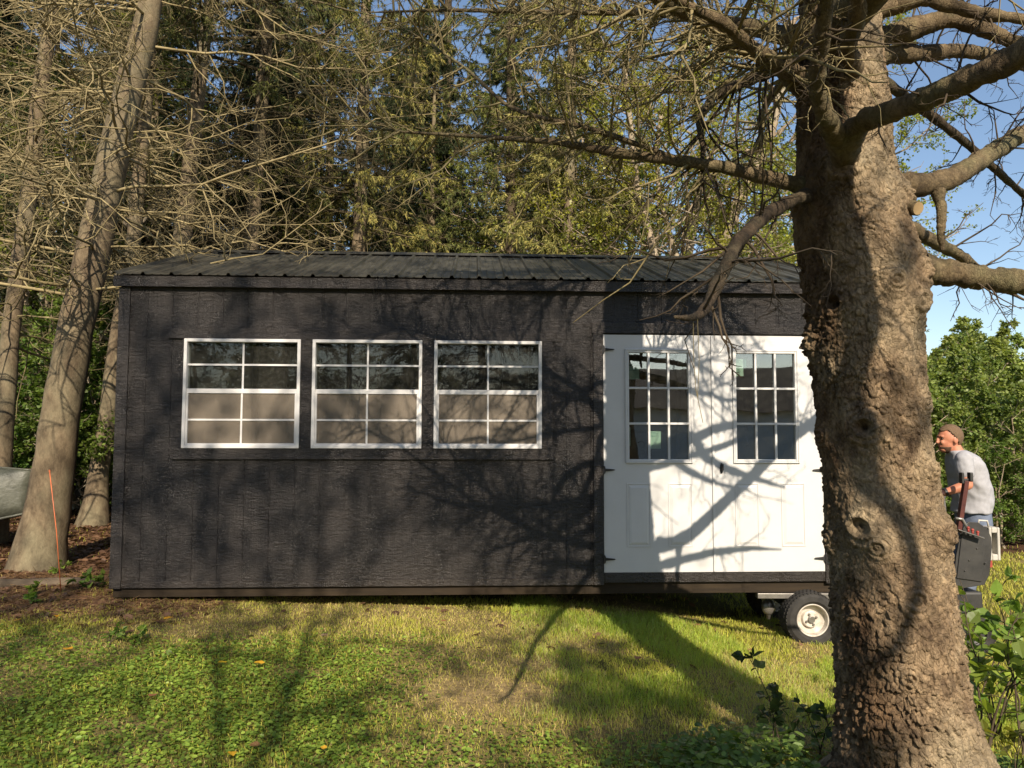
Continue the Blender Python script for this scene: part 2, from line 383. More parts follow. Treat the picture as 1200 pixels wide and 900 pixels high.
# exclusion: main trunk and shed underside still carry grass at their edges
TX, TY = 1.66, 3.42
def in_view(x, y, mrg=1.2): return np.abs(x) < y * .69 + mrg

# grass blades -------------------------------------------------------------
def blades(n, x0, x1, y0, y1, hmin, hmax, wid, power=1.0, dens=None):
    y = y0 + (y1 - y0) * rng.random(n) ** power; x = rng.uniform(x0, x1, n)
    k = in_view(x, y, 1.5)
    if dens is not None: k &= rng.random(n) < dens(x, y)
    x = x[k]; y = y[k]; n = len(x); z = gh(x, y) - .004
    sw = straw_mask(x, y); cl = clover_mask(x, y)
    H = rng.uniform(hmin, hmax, n) * (.6 + .8 * fbm(x, y, 2.2, 40)) * (1 - .35 * sw); W = wid * rng.uniform(.7, 1.3, n) * (.7 + .09 * y)
    az = rng.uniform(0, 2 * pi, n); lean = rng.uniform(.1, .95, n) * (1 + .5 * sw) * H; fa = rng.uniform(0, pi, n)
    dx = np.cos(az) * lean; dy = np.sin(az) * lean; wx = np.cos(fa) * W / 2; wy = np.sin(fa) * W / 2
    b = np.stack([x, y, z], -1); w = np.stack([wx, wy, 0 * wx], -1)
    mid = b + np.stack([dx * .35, dy * .35, H * .6], -1); tip = b + np.stack([dx, dy, H * (1 - .25 * (lean / H))], -1)
    V = np.stack([b - w, b + w, mid + w * .75, mid - w * .75, tip], 1)
    i = np.arange(n)[:, None] * 5
    u = rng.random((n, 1)); patch = fbm(x, y, 1.3, 55)[:, None]
    cg = np.array([.25, .30, .040]) * (1 - u) + np.array([.58, .56, .085]) * u
    cg = cg * (1 - patch * .5) + np.array([.56, .49, .11]) * patch * .5
    cs = np.array([.58, .45, .20]) * (1 - u) + np.array([.48, .37, .13]) * u
    s = (rng.random(n) < (.12 + .75 * sw))[:, None]
    c = np.where(s, cs, cg)
    return V.reshape(-1, 3), i + np.array([[0, 1, 2, 3]]), i + np.array([[3, 2, 4]]), np.repeat(c, 5, 0)
lawn = MB()
dn = lambda x, y: (1 - forest_mask(x, y) * .93) * (1 - .55 * clover_mask(x, y)) * (1 - .45 * straw_mask(x, y)) * np.where((y > 6.9 + .05 * x) & (x > -3.1) & (x < 2.1) & (y < 10), .12, 1)
for args in ((300000, -5, 6, 2.3, 7.2, .018, .05, .0034, 1.0, dn), (110000, -8, 9.5, 7.0, 12.8, .03, .06, .0045, 1.0, dn)):
    V, Q, T, c = blades(*args); lawn.add(V, Q, T, col=c)
# taller green tuft area near the doors' foreground
V, Q, T, c = blades(60000, .0, 3.6, 4.1, 7.0, .04, .085, .003, 1., lambda x, y: sm(.40, .60, fbm(x, y, 1.5, 77)) * (1 - straw_mask(x, y)))
lawn.add(V, Q, T, col=c * np.array([.75, .95, .8]))
o = lawn.build('lawn_grass', M['grassblade']); tag(o, 'short mown grass with yellow straw patches in front of the shed', 'grass', kind='stuff')

def discs(x, y, z, size, col, tilt=.5, nside=6, fold=.15, stretch=1.15):
    n = len(x); az = rng.uniform(0, 2 * pi, n)
    a = np.stack([np.cos(az), np.sin(az), rng.normal(0, tilt * .5, n)], -1); a = nrm(a)
    up = nrm(np.stack([rng.normal(0, tilt, n), rng.normal(0, tilt, n), np.ones(n)], -1)); b = nrm(np.cross(up, a)); up = np.cross(a, b)
    an = np.arange(nside) / nside * 2 * pi; s = size[:, None, None]
    c = np.stack([x, y, z], -1)[:, None]
    V = c + s * (a[:, None] * np.cos(an)[None, :, None] * stretch + b[:, None] * np.sin(an)[None, :, None] * .85 + up[:, None] * (np.abs(np.sin(an))[None, :, None] * fold))
    return V.reshape(-1, 3), np.repeat(col, nside, 0)
def hexfaces(n):
    i = np.arange(n)[:, None] * 6
    return np.concatenate([i + np.array([[0, 1, 2, 3]]), i + np.array([[0, 3, 4, 5]])])
cl = MB(); n = 150000
y = 2.4 + 3.6 * rng.random(n); x = rng.uniform(-4.6, 4, n); k = in_view(x, y, .8) & (rng.random(n) < clover_mask(x, y) * (1 - .6 * straw_mask(x, y)) * (1 - forest_mask(x, y))); x = x[k]; y = y[k]; n = len(x)
u = rng.random((n, 1)); c = np.array([.15, .24, .035]) * (1 - u) + np.array([.34, .43, .07]) * u
V, c = discs(x, y, gh(x, y) + rng.uniform(.008, .04, n), rng.uniform(.0045, .0125, n), c, .42); cl.add(V, hexfaces(n), col=c)
o = cl.build('clover_patch', M['leaf']); tag(o, 'small rounded clover leaves covering the near lawn', 'clover', kind='stuff')

# leafy ground cover round the foot of the big tree
cl = MB(); n = 30000
y = rng.uniform(2.6, 5.0, n); x = rng.uniform(-.2, 3.8, n)
def gc_mask(x, y):
    n_ = fbm(x, y, 1.7, 61) - .5
    d = np.sqrt(((x - 1.45) / 1.05) ** 2 + ((y - 3.45) / .60) ** 2)
    return np.clip(sm(1.05, .55, d + n_ * .9), 0, 1) * sm(.3, .42, np.hypot(x - TX, y - TY))
k = rng.random(n) < gc_mask(x, y); x = x[k]; y = y[k]; n = len(x); u = rng.random((n, 1))
c = np.array([.07, .13, .03]) * (1 - u) + np.array([.22, .32, .07]) * u
V, c = discs(x, y, gh(x, y) + rng.uniform(.01, .12, n) * (.3 + gc_mask(x, y)), rng.uniform(.007, .019, n), c, .6, stretch=1.4); cl.add(V, hexfaces(n), col=c)
o = cl.build('ground_cover', M['leaf']); tag(o, 'pointed leafy ground cover round the foot of the big tree', 'ground cover', kind='stuff')

# brown litter of needles, twigs and leaves under the left trees and the wood
cl = MB(); n = 60000
y = rng.uniform(5.0, 14, n); x = rng.uniform(-9, 4.5, n); k = in_view(x, y, 1) & (rng.random(n) < forest_mask(x, y) + .02); x = x[k]; y = y[k]; n = len(x); u = rng.random((n, 1))
c = np.array([.08, .045, .026]) * (1 - u) + np.array([.24, .14, .08]) * u
V, c = discs(x, y, gh(x, y) + rng.uniform(.002, .02, n), rng.uniform(.012, .03, n), c, .5, stretch=1.5); cl.add(V, hexfaces(n), col=c)
n = 26000; y = rng.uniform(5.2, 7.4, n); x = rng.uniform(-5.2, -1.6, n); k = rng.random(n) < forest_mask(x, y) * .8 + .05; x = x[k]; y = y[k]; n = len(x)
az = rng.uniform(0, 2 * pi, n); d = np.stack([np.cos(az), np.sin(az), rng.normal(.05, .15, n)], -1); L = rng.uniform(.03, .11, n)
P = curves(np.stack([x, y, gh(x, y) + .012], -1), nrm(d), L, 3, 0, 0, .15); u = rng.random((n, 1))
V, Q = tubes(P, np.full((n, 3), .0013), 3); cl.add(V, Q, col=np.repeat(np.array([.20, .10, .05]) * (1 - u) + np.array([.38, .26, .13]) * u, 9, 0))
o = cl.build('leaf_litter', M['grassblade']); tag(o, 'reddish brown fallen needles and dead leaves under the trees', 'leaf litter', kind='stuff')

# ------------------------------------------------------------------ shed
TH = radians(2.8)
shed = empty('garden_shed', (-3.219, 6.261, 0), TH)
tag(shed, 'long black board-sided shed with ribbed metal roof and white double doors', 'shed')
LU, DV = 6.10, 3.66
WZ0, WZ1 = .30, 2.74
WIN = [(.531, 1.475), (1.572, 2.473), (2.573, 3.470)]; WB, WT = 1.365, 2.262
DR = [(3.99, 4.912), (4.918, 5.855)]; DB, DT = .345, 2.325
OPEN = [(a, b, WB, WT) for a, b in WIN] + [(3.985, 5.86, .30, 2.33)]
def wall_cells(us, zs, opens):
    r = []
    for i in range(len(us) - 1):
        for j in range(len(zs) - 1):
            cu = (us[i] + us[i + 1]) / 2; cz = (zs[j] + zs[j + 1]) / 2
            if not any(a < cu < b and c < cz < d for a, b, c, d in opens): r.append((i, j))
    return r
def siding_front():
    b = MB(); g = .005
    g = .0035; edges = list(np.arange(0.02, LU, .2032)) + [LU - .01]
    for k in range(len(edges) - 1):
        a, c = edges[k] + g / 2, edges[k + 1] - g / 2
        us = sorted({a, c} | {e for o_ in OPEN for e in o_[:2] if a < e < c}); zs = sorted({WZ0, WZ1} | {e for o_ in OPEN for e in o_[2:] if WZ0 < e < WZ1})
        for i in range(len(us) - 1):
            j = 0
            while j < len(zs) - 1:
                cu = (us[i] + us[i + 1]) / 2
                free = lambda jj: not any(o_[0] < cu < o_[1] and o_[2] < (zs[jj] + zs[jj + 1]) / 2 < o_[3] for o_ in OPEN)
                if not free(j): j += 1; continue
                j2 = j
                while j2 + 1 < len(zs) - 1 and free(j2 + 1): j2 += 1
                b.box(us[i], us[i + 1], 0, .012, zs[j], zs[j2 + 1]); j = j2 + 1
    return b
siding_front().build('front_siding', M['siding'], shed)
b = MB()   # core behind the boards, open where windows and doors are
us = sorted({.01, LU - .01} | {e for o_ in OPEN for e in o_[:2]}); zs = sorted({WZ0, WZ1} | {e for o_ in OPEN for e in o_[2:]})
for i, j in wall_cells(us, zs, OPEN): b.box(us[i], us[i + 1], .0125, .09, zs[j], zs[j + 1])
b.build('wall_core', M['black'], shed)
RZ = 3.405
def gable(u0, u1): 
    s = MB(); prof = [(0.013, WZ0), (DV, WZ0), (DV, WZ1), (DV / 2, RZ - .04), (.013, WZ1)]; n = 5
    V = [(u0, v_, z_) for v_, z_ in prof] + [(u1, v_, z_) for v_, z_ in prof]
    return s.ngon(V, [list(range(n)), list(range(2 * n - 1, n - 1, -1))] + [[(i + 1) % n, i, n + i, n + (i + 1) % n] for i in range(n)])
gable(-.004, .06).build('side_siding', M['siding'], shed); gable(LU - .06, LU + .004).build('side_siding', M['siding'], shed)
MB().box(.06, LU - .06, DV - .08, DV - .002, WZ0, WZ1).build('rear_siding', M['siding'], shed)
MB().box(.065, LU - .065, .095, DV - .085, .27, .315).build('floor', M['inside'], shed)
b = MB()
for k in range(16): b.box(.1 + k * .39, .14 + k * .39, DV - .17, DV - .083, .32, WZ1)
b.box(.07, LU - .07, DV - .16, DV - .09, 1.5, 1.54)
b.build('wall_studs', M['joist'], shed)
b = MB()
b.box(.065, LU - .065, .095, DV - .085, WZ1 - .02, WZ1 + .01); b.build('ceiling_panel', M['inside'], shed)
# roof: ribbed steel, two slopes
def roof_slope(sign):
    pts = []; u = -.05; p = .2286
    ue = LU + .05
    while u < ue - .01:
        for du, h in ((0, .0), (.012, .019), (.03, .019), (.042, .0), (.085, .0), (.09, .004), (.1, .004), (.105, 0), (.155, 0), (.16, .004), (.17, .004), (.175, 0)):
            if u + du <= ue: pts.append((u + du, h))
        u += p
    pts.append((ue, 0)); v0 = -.062 if sign > 0 else DV + .062; vr = DV / 2
    z0, zr = 2.783, RZ; nn = np.array([-(zr - z0) * sign, abs(vr - v0)]); nn = nn / np.linalg.norm(nn)
    V = []
    steps = 8
    for s_ in range(steps + 1):
        f = s_ / steps
        for u_, h in pts:
            wv = .0022 * sin(u_ * 9 + s_ * 1.7) if 0 < s_ < steps else 0
            V.append((u_, v0 + (vr - v0) * f + nn[0] * (h + wv), z0 + (zr - z0) * f + nn[1] * (h + wv)))
    n = len(pts); Q = [(s_ * n + i, s_ * n + i + 1, (s_ + 1) * n + i + 1, (s_ + 1) * n + i) for s_ in range(steps) for i in range(n - 1)]
    if sign < 0: Q = [q[::-1] for q in Q]
    o = MB().add(V, Q).build('roof_panel', M['roof'], shed)
    so = o.modifiers.new('solid', 'SOLIDIFY'); so.thickness = .003; so.offset = -1
roof_slope(1); roof_slope(-1)
b = MB(); 
b.ngon([(u_, DV / 2 + v_, z_) for u_ in (-.06, LU + .06) for v_, z_ in ((-.13, RZ - .024), (-.03, RZ + .026), (.03, RZ + .026), (.13, RZ - .024), (.0, RZ + .012))],
       [[0, 1, 2, 3, 4][::-1], [5, 6, 7, 8, 9], [0, 5, 6, 1][::-1], [1, 6, 7, 2][::-1], [2, 7, 8, 3][::-1], [3, 8, 9, 4][::-1], [4, 9, 5, 0][::-1]])
b.build('ridge_cap', M['roof'], shed, bevel=.004)
MB().box(-.04, LU + .04, -.05, -.026, 2.685, 2.772).build('fascia_board', M['trim'], shed, bevel=.002)
MB().box(-.035, LU + .035, -.025, .01, 2.745, 2.765).build('soffit', M['trim'], shed)
for s_ in (0, 1):
    for sg in (1, -1):
        v0 = -.045 if sg > 0 else DV + .045; vr = DV / 2; u0 = -.035 if s_ == 0 else LU + .006
        V = [(u_, v_, z_) for u_ in (u0, u0 + .028) for v_, z_ in ((v0, 2.68), (vr, 3.30), (vr, 3.385), (v0, 2.765))]
        MB().ngon(V, [[0, 1, 2, 3], [7, 6, 5, 4], [1, 0, 4, 5], [2, 1, 5, 6], [3, 2, 6, 7], [0, 3, 7, 4]]).build('rake_board', M['trim'], shed)
for u0 in (-.006, LU - .085): MB().box(u0, u0 + .09, -.018, -.002, .24, 2.684).build('corner_board', M['trim'], shed, bevel=.002)
MB().box(.40, 3.585, -.020, -.002, WT + .001, 2.350).build('window_head_trim', M['trim'], shed, bevel=.002)
MB().box(.455, 3.570, -.020, -.002, 1.275, WB - .002).build('window_sill_trim', M['trim'], shed, bevel=.002)
for a, b_ in ((WIN[0][1], WIN[1][0]), (WIN[1][1], WIN[2][0])): MB().box(a + .001, b_ - .001, -.018, -.002, WB - .001, WT).build('mullion_trim', M['trim'], shed, bevel=.002)
MB().box(WIN[2][1] + .001, 3.56, -.018, -.002, WB - .001, WT).build('side_trim', M['trim'], shed, bevel=.002)
MB().box(3.905, 3.986, -.022, -.002, .245, 2.336).build('door_side_trim', M['trim'], shed, bevel=.002)
MB().box(5.860, 5.94, -.022, -.002, .245, 2.336).build('door_side_trim', M['trim'], shed, bevel=.002)
MB().box(3.895, 5.955, -.024, -.002, 2.338, 2.425).build('door_head_trim', M['trim'], shed, bevel=.002)
MB().box(.085, 3.904, -.008, .02, .243, .299).build('base_trim', M['trim'], shed, bevel=.002)
MB().box(3.988, 5.858, -.012, .06, .262, .342).build('threshold', M['trim'], shed, bevel=.002)
MB().box(5.941, LU - .086, -.008, .02, .243, .299).build('base_trim', M['trim'], shed)
MB().box(.01, LU - .01, .022, .062, .165, .262).build('rim_joist', M['joist'], shed, bevel=.003)
for v_ in (.35, 1.8, 3.2): MB().box(.05, LU - .05, v_, v_ + .1, .13, .262).build('skid', M['joist'], shed, bevel=.004)
b = MB()
for k in range(15): b.box(.3 + k * .4, .34 + k * .4, .063, DV - .05, .17, .269)
b.build('floor_joists', M['joist'], shed)

# windows: single hung, white vinyl, insect screen on the lower half
def make_window(a, b_, label=None):
    fw = .026; c = (a + b_) / 2; zr = 1.832
    f = MB()
    for x0, x1, z0, z1 in ((a, a + fw, WB, WT), (b_ - fw, b_, WB, WT), (a + fw, b_ - fw, WB, WB + fw), (a + fw, b_ - fw, WT - fw, WT)):
        f.box(x0, x1, -.028, .055, z0, z1)
    fr = f.build('window', M['vinyl'], shed, bevel=.003)
    s = MB()
    s.box(a + fw, b_ - fw, -.014, .018, zr - .019, zr + .019)
    s2 = MB()
    for x0, x1, z0, z1 in ((a + fw, a + fw + .016, WB + fw, zr - .02), (b_ - fw - .016, b_ - fw, WB + fw, zr - .02), (a + fw + .016, b_ - fw - .016, WB + fw, WB + fw + .014)):
        s2.box(x0, x1, -.018, .012, z0, z1)
    s.build('meeting_rail', M['vinyl'], fr, bevel=.003); s2.build('screen_frame', M['vinyl'], fr, bevel=.002)
    g_ = MB(); g_.box(a + fw, b_ - fw, .020, .024, zr + .01, WT - fw); g_.build('upper_pane', M['glass'], fr)
    g_ = MB(); g_.box(a + fw, b_ - fw, .026, .030, WB + fw, zr + .005); g_.build('lower_pane', M['glass'], fr)
    g_ = MB(); g_.box(a + fw + .014, b_ - fw - .014, -.004, -.003, WB + fw + .012, zr - .018); g_.build('insect_screen', M['screen'], fr)
    for zz0, zz1, zm, vv in ((zr + .019, WT - fw, 2.05, .006), (WB + fw + .014, zr - .019, 1.597, -.010)):
        mm = MB(); mw = .0075; off = .016 if vv < 0 else 0
        mm.box(c - mw, c + mw, vv, vv + .005, zz0, zz1); mm.box(a + fw + off, c - mw - .0005, vv + .0005, vv + .0055, zm - mw, zm + mw); mm.box(c + mw + .0005, b_ - fw - off, vv + .0005, vv + .0055, zm - mw, zm + mw)
        mm.build('muntin_bars', M['vinyl'], fr)
for a, b_ in WIN: make_window(a, b_)

# doors
def ring(b, x0, x1, z0, z1, w, v0, v1):
    b.box(x0, x0 + w, v0, v1, z0, z1); b.box(x1 - w, x1, v0, v1, z0, z1); b.box(x0 + w, x1 - w, v0, v1, z0, z0 + w); b.box(x0 + w, x1 - w, v0, v1, z1 - w, z1)
def make_door(a, b_, wx0, wx1, pan, side):
    wz0, wz1 = 1.258, 2.193; d = MB(); v0, v1 = -.012, .03
    for x0, x1, z0, z1 in ((a, wx0, DB, DT), (wx1, b_, DB, DT), (wx0, wx1, DB, wz0), (wx0, wx1, wz1, DT)): d.box(x0, x1, v0, v1, z0, z1)
    door = d.build('door', M['white'], shed)
    t_ = MB(); ring(t_, wx0 - .012, wx1 + .012, wz0 - .012, wz1 + .012, .014, v0 - .016, v0 - .0005); ring(t_, wx0 + .002, wx1 - .002, wz0 + .002, wz1 - .002, .018, v0 - .012, v1 - .01)
    t_.build('window_surround', M['white'], door, bevel=.004)
    mu = MB(); x0, x1, z0, z1 = wx0 + .02, wx1 - .02, wz0 + .02, wz1 - .02; mw = .009
    for k in (1, 2):
        xc = x0 + (x1 - x0) * k / 3; mu.box(xc - mw, xc + mw, v0 - .008, v0 + .012, z0, z1)
    for k in (1, 2):
        zc = z0 + (z1 - z0) * k / 3
        for q in range(3):
            xa = x0 + (x1 - x0) * q / 3 + (mw + .0005 if q else 0); xb = x0 + (x1 - x0) * (q + 1) / 3 - (mw + .0005 if q < 2 else 0)
            mu.box(xa, xb, v0 - .007, v0 + .011, zc - mw, zc + mw)
    mu.build('muntin_bars', M['white'], door, bevel=.003)
    MB().box(wx0 + .01, wx1 - .01, v0 + .0135, v0 + .0175, wz0 + .01, wz1 - .01).build('glass_pane', M['doorglass'], door)
    for p0, p1 in pan:
        q = MB(); ring(q, p0, p1, .552, 1.080, .012, v0 - .005, v0 - .0005)
        # sloped raised field
        ax, bx, az, bz = p0 + .016, p1 - .016, .568, 1.064; c_ = .022
        V = [(ax, v0 - .0006, az), (bx, v0 - .0006, az), (bx, v0 - .0006, bz), (ax, v0 - .0006, bz), (ax + c_, v0 - .007, az + c_), (bx - c_, v0 - .007, az + c_), (bx - c_, v0 - .007, bz - c_), (ax + c_, v0 - .007, bz - c_)]
        q.add(V, [(0, 1, 5, 4), (1, 2, 6, 5), (2, 3, 7, 6), (3, 0, 4, 7), (4, 5, 6, 7)])
        q.build('door_panel', M['white'], door, bevel=.002)
    for z in (2.198, 1.19, .455):
        h = MB(); s_ = 1 if side < 0 else -1; e = a if side < 0 else b_
        h.prism([(e + s_ * x_, z + z_) for x_, z_ in ((-.012, -.03), (.008, -.03), (.012, -.012), (.085, -.005), (.094, 0), (.085, .005), (.012, .012), (.008, .03), (-.012, .03))], v0 - .016, v0 - .0105)
        h.tube([(e - s_ * .003, v0 - .018, z - .034), (e - s_ * .003, v0 - .018, z + .034)], .006, 8)
        h.build('strap_hinge', M['black'], door)
    return door, (wx0 + .02, wx1 - .02, wz0 + .02, wz1 - .02)
d1, g1 = make_door(DR[0][0], DR[0][1], 4.185, 4.730, [(4.180, 4.384), (4.530, 4.737)], -1)
d2, g2 = make_door(DR[1][0], DR[1][1], 5.100, 5.645, [(5.098, 5.302), (5.492, 5.696)], 1)
h = MB(); h.prism([(4.985 + .014 * cos(k / 12 * 2 * pi), 1.203 + .045 * sin(k / 12 * 2 * pi)) for k in range(12)], -.0185, -.0125)
h.tube([(4.985, -.018, 1.215), (4.985, -.045, 1.215)], .007, 8); h.tube([(4.985, -.047, 1.185), (4.985, -.047, 1.24)], .009, 8)
h.build('door_handle', M['black'], d2, bevel=.002)
MB().box(4.905, 4.925, -.028, -.0125, DB + .003, DT - .003).build('astragal_strip', M['white'], d2, bevel=.003)
def sticker(door, x0, x1, z0, z1, mt, lines):
    s = MB(); s.box(x0, x1, .0060, .0064, z0, z1); so = s.build('sticker', mt, door)
    if lines:
        i_ = MB()
        for k in range(lines):
            zz = z1 - .012 - k * .011; i_.box(x0 + .006, x0 + (x1 - x0) * random.uniform(.55, .92), .0054, .0058, zz, zz + .0035)
        i_.build('sticker_print', M['ink'], so)
# stickers sit just inside the glass
def px_u(px, py):
    P0 = at(px, py, 1.0); d = P0 - np.array((0, 0, 1.5)); t_ = (6.5 - 1.66 * tan(TH)) / (d[1] - d[0] * tan(TH))
    W = np.array((0, 0, 1.5)) + d * t_; return (W[0] + 3.219) * cos(TH) + (W[1] - 6.261) * sin(TH), W[2]
for door, x0, y0, x1, y1, mt, ln in ((d1, 736, 429, 749, 444, M['paper'], 3), (d1, 734.5, 424, 747, 428.5, M['tealpaper'], 0), (d1, 761, 505, 774.5, 525.5, M['paper'], 4), (d1, 735, 500, 739, 522, M['paper'], 2),
                                 (d2, 859, 420, 871, 440, M['paper'], 3), (d2, 871.3, 420, 874.5, 430, M['tealpaper'], 0)):
    a = px_u(x0, y1); b_ = px_u(x1, y0); s = MB()
    sticker(door, a[0], b_[0], a[1], b_[1], mt, ln)

# ------------------------------------------------------------------ the big spruce in front
tree = empty('spruce_tree', (TX, TY, 0))
tag(tree, 'massive scaly-barked tree trunk with bare snapped limbs at the right front', 'tree')
prof = [(1070, 962, 232), (900, 970, 1168), (850, 972, 1140), (800, 971, 1126), (750, 970, 1122), (700, 968, 1117), (650, 965, 1114), (600, 962, 1106), (560, 960, 1100), (520, 956, 1092),
        (480, 955, 1088), (450, 951, 1087), (400, 944, 1087), (350, 945, 1088), (310, 941, 1090), (270, 934, 1076), (220, 936, 1060), (150, 938, 1056), (67, 940, 1052), (0, 944, 1046)]
rows = []
for py, l, r_ in prof[1:]:
    al, ar = math.atan((l - 600) / 901), math.atan((r_ - 600) / 901); cm = (al + ar) / 2
    rows.append((at(l, py, TY)[2], TY * tan(cm), TY / cos(cm) * sin((ar - al) / 2) - .010))
rows = [(-.25, 1.69, .42), (-.02, 1.68, .365)] + rows + [(4.6, 1.47, .165), (6.0, 1.45, .12), (7.5, 1.44, .05), (7.9, 1.44, .01)]
rows.sort(); rz_ = np.array([q[0] for q in rows]); rc_ = np.array([q[1] for q in rows]); rr_ = np.array([q[2] for q in rows])
def tr_c(z): return np.interp(z, rz_, rc_)
def tr_r(z): return np.interp(z, rz_, rr_)
NA, NZ = 520, 860
zz = np.concatenate([np.linspace(-.25, 3.75, NZ), np.linspace(3.8, 7.9, 60)]); sr = np.interp(zz, rz_, rr_); scx = np.interp(zz, rz_, rc_)
k_ = np.ones(21) / 21; sr_ = np.convolve(np.pad(sr, 10, mode='edge'), k_, 'valid'); sc_ = np.convolve(np.pad(scx, 10, mode='edge'), k_, 'valid'); sr_[-60:] = sr[-60:]; sc_[-60:] = scx[-60:]
knots = []   # (angle, z, size, height, dimple)
for px, py, s_, hh, dm in ((1015, 618, .085, .045, .6), (1015, 500, .075, .05, .8), (985, 352, .06, .04, .9), (1012, 720, .045, .03, .5), (972, 510, .05, .03, .2), (1042, 330, .05, .03, .3), (1075, 352, .07, .045, .1),
                           (1104, 622, .075, .055, .1), (1092, 548, .055, .045, .1), (990, 195, .10, .06, 0), (1068, 700, .07, .02, .3), (1060, 790, .05, .02, .3), (1030, 640, .05, .02, .4), (1070, 215, .09, .05, 0), (1085, 316, .10, .03, 0),
                           (938, 222, .06, .03, 0), (950, 395, .05, .03, .2), (1040, 860, .08, .03, .4), (962, 640, .05, .03, 0), (1090, 470, .05, .02, .1)):
    p = at(px, py, TY - .2); r0 = tr_r(p[2]); c0 = tr_c(p[2])
    xx = np.clip((p[0] - c0) / r0, -1, 1); knots.append((math.acos(xx), p[2], s_, hh, dm))
V = np.zeros((len(zz), NA, 3)); KC = np.ones((len(zz), NA, 3))
ang = np.concatenate([np.linspace(-.32, pi + .32, 440, endpoint=False), np.linspace(pi + .32, 2 * pi - .32, 80, endpoint=False)])
for i in range(len(zz)):
    z = zz[i]; r0 = sr_[i]
    flare = max(0, .35 - z) 
    for j in range(NA):
        a_ = ang[j]; ca, sa = cos(a_), sin(a_)
        r = r0 * (1 + .045 * mn.noise(Vector((ca * 1.3, sa * 1.3, z * .9))) + .05 * mn.noise(Vector((ca * 3, sa * 3, z * 1.9 + 5)))) + flare * .10 * (.5 + .5 * cos(a_ * 5 + 2.2)) * .6
        px_, py_ = ca * r0, -sa * r0
        vis = sa > -.25 and z < 3.75
        if vis:
            wz = z + .03 * mn.noise(Vector((px_ * 6, py_ * 6, z * 6)))
            q = Vector((px_ * 50 + 1.1 * mn.noise(Vector((px_ * 14, py_ * 14, z * 14))), py_ * 50, wz * 38 + .8 * mn.noise(Vector((px_ * 22, py_ * 22, z * 22)))))
            dd, pp = mn.voronoi(q)
            e = dd[1] - dd[0]
            hcell = mn.cell(pp[0] * 3.1)
            tilt = (q - pp[0]).z * (.35 + .3 * hcell)
            am = 1.2 * max(.3, .95 + 1.5 * mn.noise(Vector((px_ * 3.1, py_ * 3.1, z * 1.7 + 9))))
            r += am * (.0045 * min(1, e * 9) + .0065 * hcell - .0062 * tilt) + .007 * mn.noise(Vector((px_ * 17, py_ * 17, z * 3.2)))
            r += .0035 * mn.noise(Vector((px_ * 95, py_ * 95, z * 80))) + .006 * mn.noise(Vector((px_ * 38, py_ * 38, z * 26)))
            r += .007 * mn.noise(Vector((px_ * 9, py_ * 9, z * 4)))
        for ka, kz, ks, kh, dm in knots:
            da = (a_ - ka + pi) % (2 * pi) - pi; dx_ = da * r0; dz_ = z - kz
            q2 = (dx_ * dx_ + dz_ * dz_) / (ks * ks)
            if q2 < 6:
                if dm > .25: KC[i, j] *= 1 - .72 * math.exp(-q2 * 4.5) * (.6 + .4 * sin(math.sqrt(q2) * 16)) * min(1, dm * 1.6)
                r += kh * math.exp(-q2) - dm * kh * 1.9 * math.exp(-q2 * 7) + .007 * sin(math.sqrt(q2) * 15) * math.exp(-q2)
        if vis:   # darker bark tone in ragged patches, mostly down one side
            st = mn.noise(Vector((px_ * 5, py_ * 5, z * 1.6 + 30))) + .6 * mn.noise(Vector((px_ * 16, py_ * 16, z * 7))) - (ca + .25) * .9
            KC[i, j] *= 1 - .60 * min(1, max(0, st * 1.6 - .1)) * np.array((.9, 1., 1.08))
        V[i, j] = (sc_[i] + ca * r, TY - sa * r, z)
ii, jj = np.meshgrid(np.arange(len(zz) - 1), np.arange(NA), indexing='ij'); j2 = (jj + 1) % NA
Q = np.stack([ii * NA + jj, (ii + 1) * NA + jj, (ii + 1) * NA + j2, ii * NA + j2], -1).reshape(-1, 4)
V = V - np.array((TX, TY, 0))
MB().add(V.reshape(-1, 3), Q, col=KC.reshape(-1, 3)).build('trunk', M['bark'], tree, smooth=True)

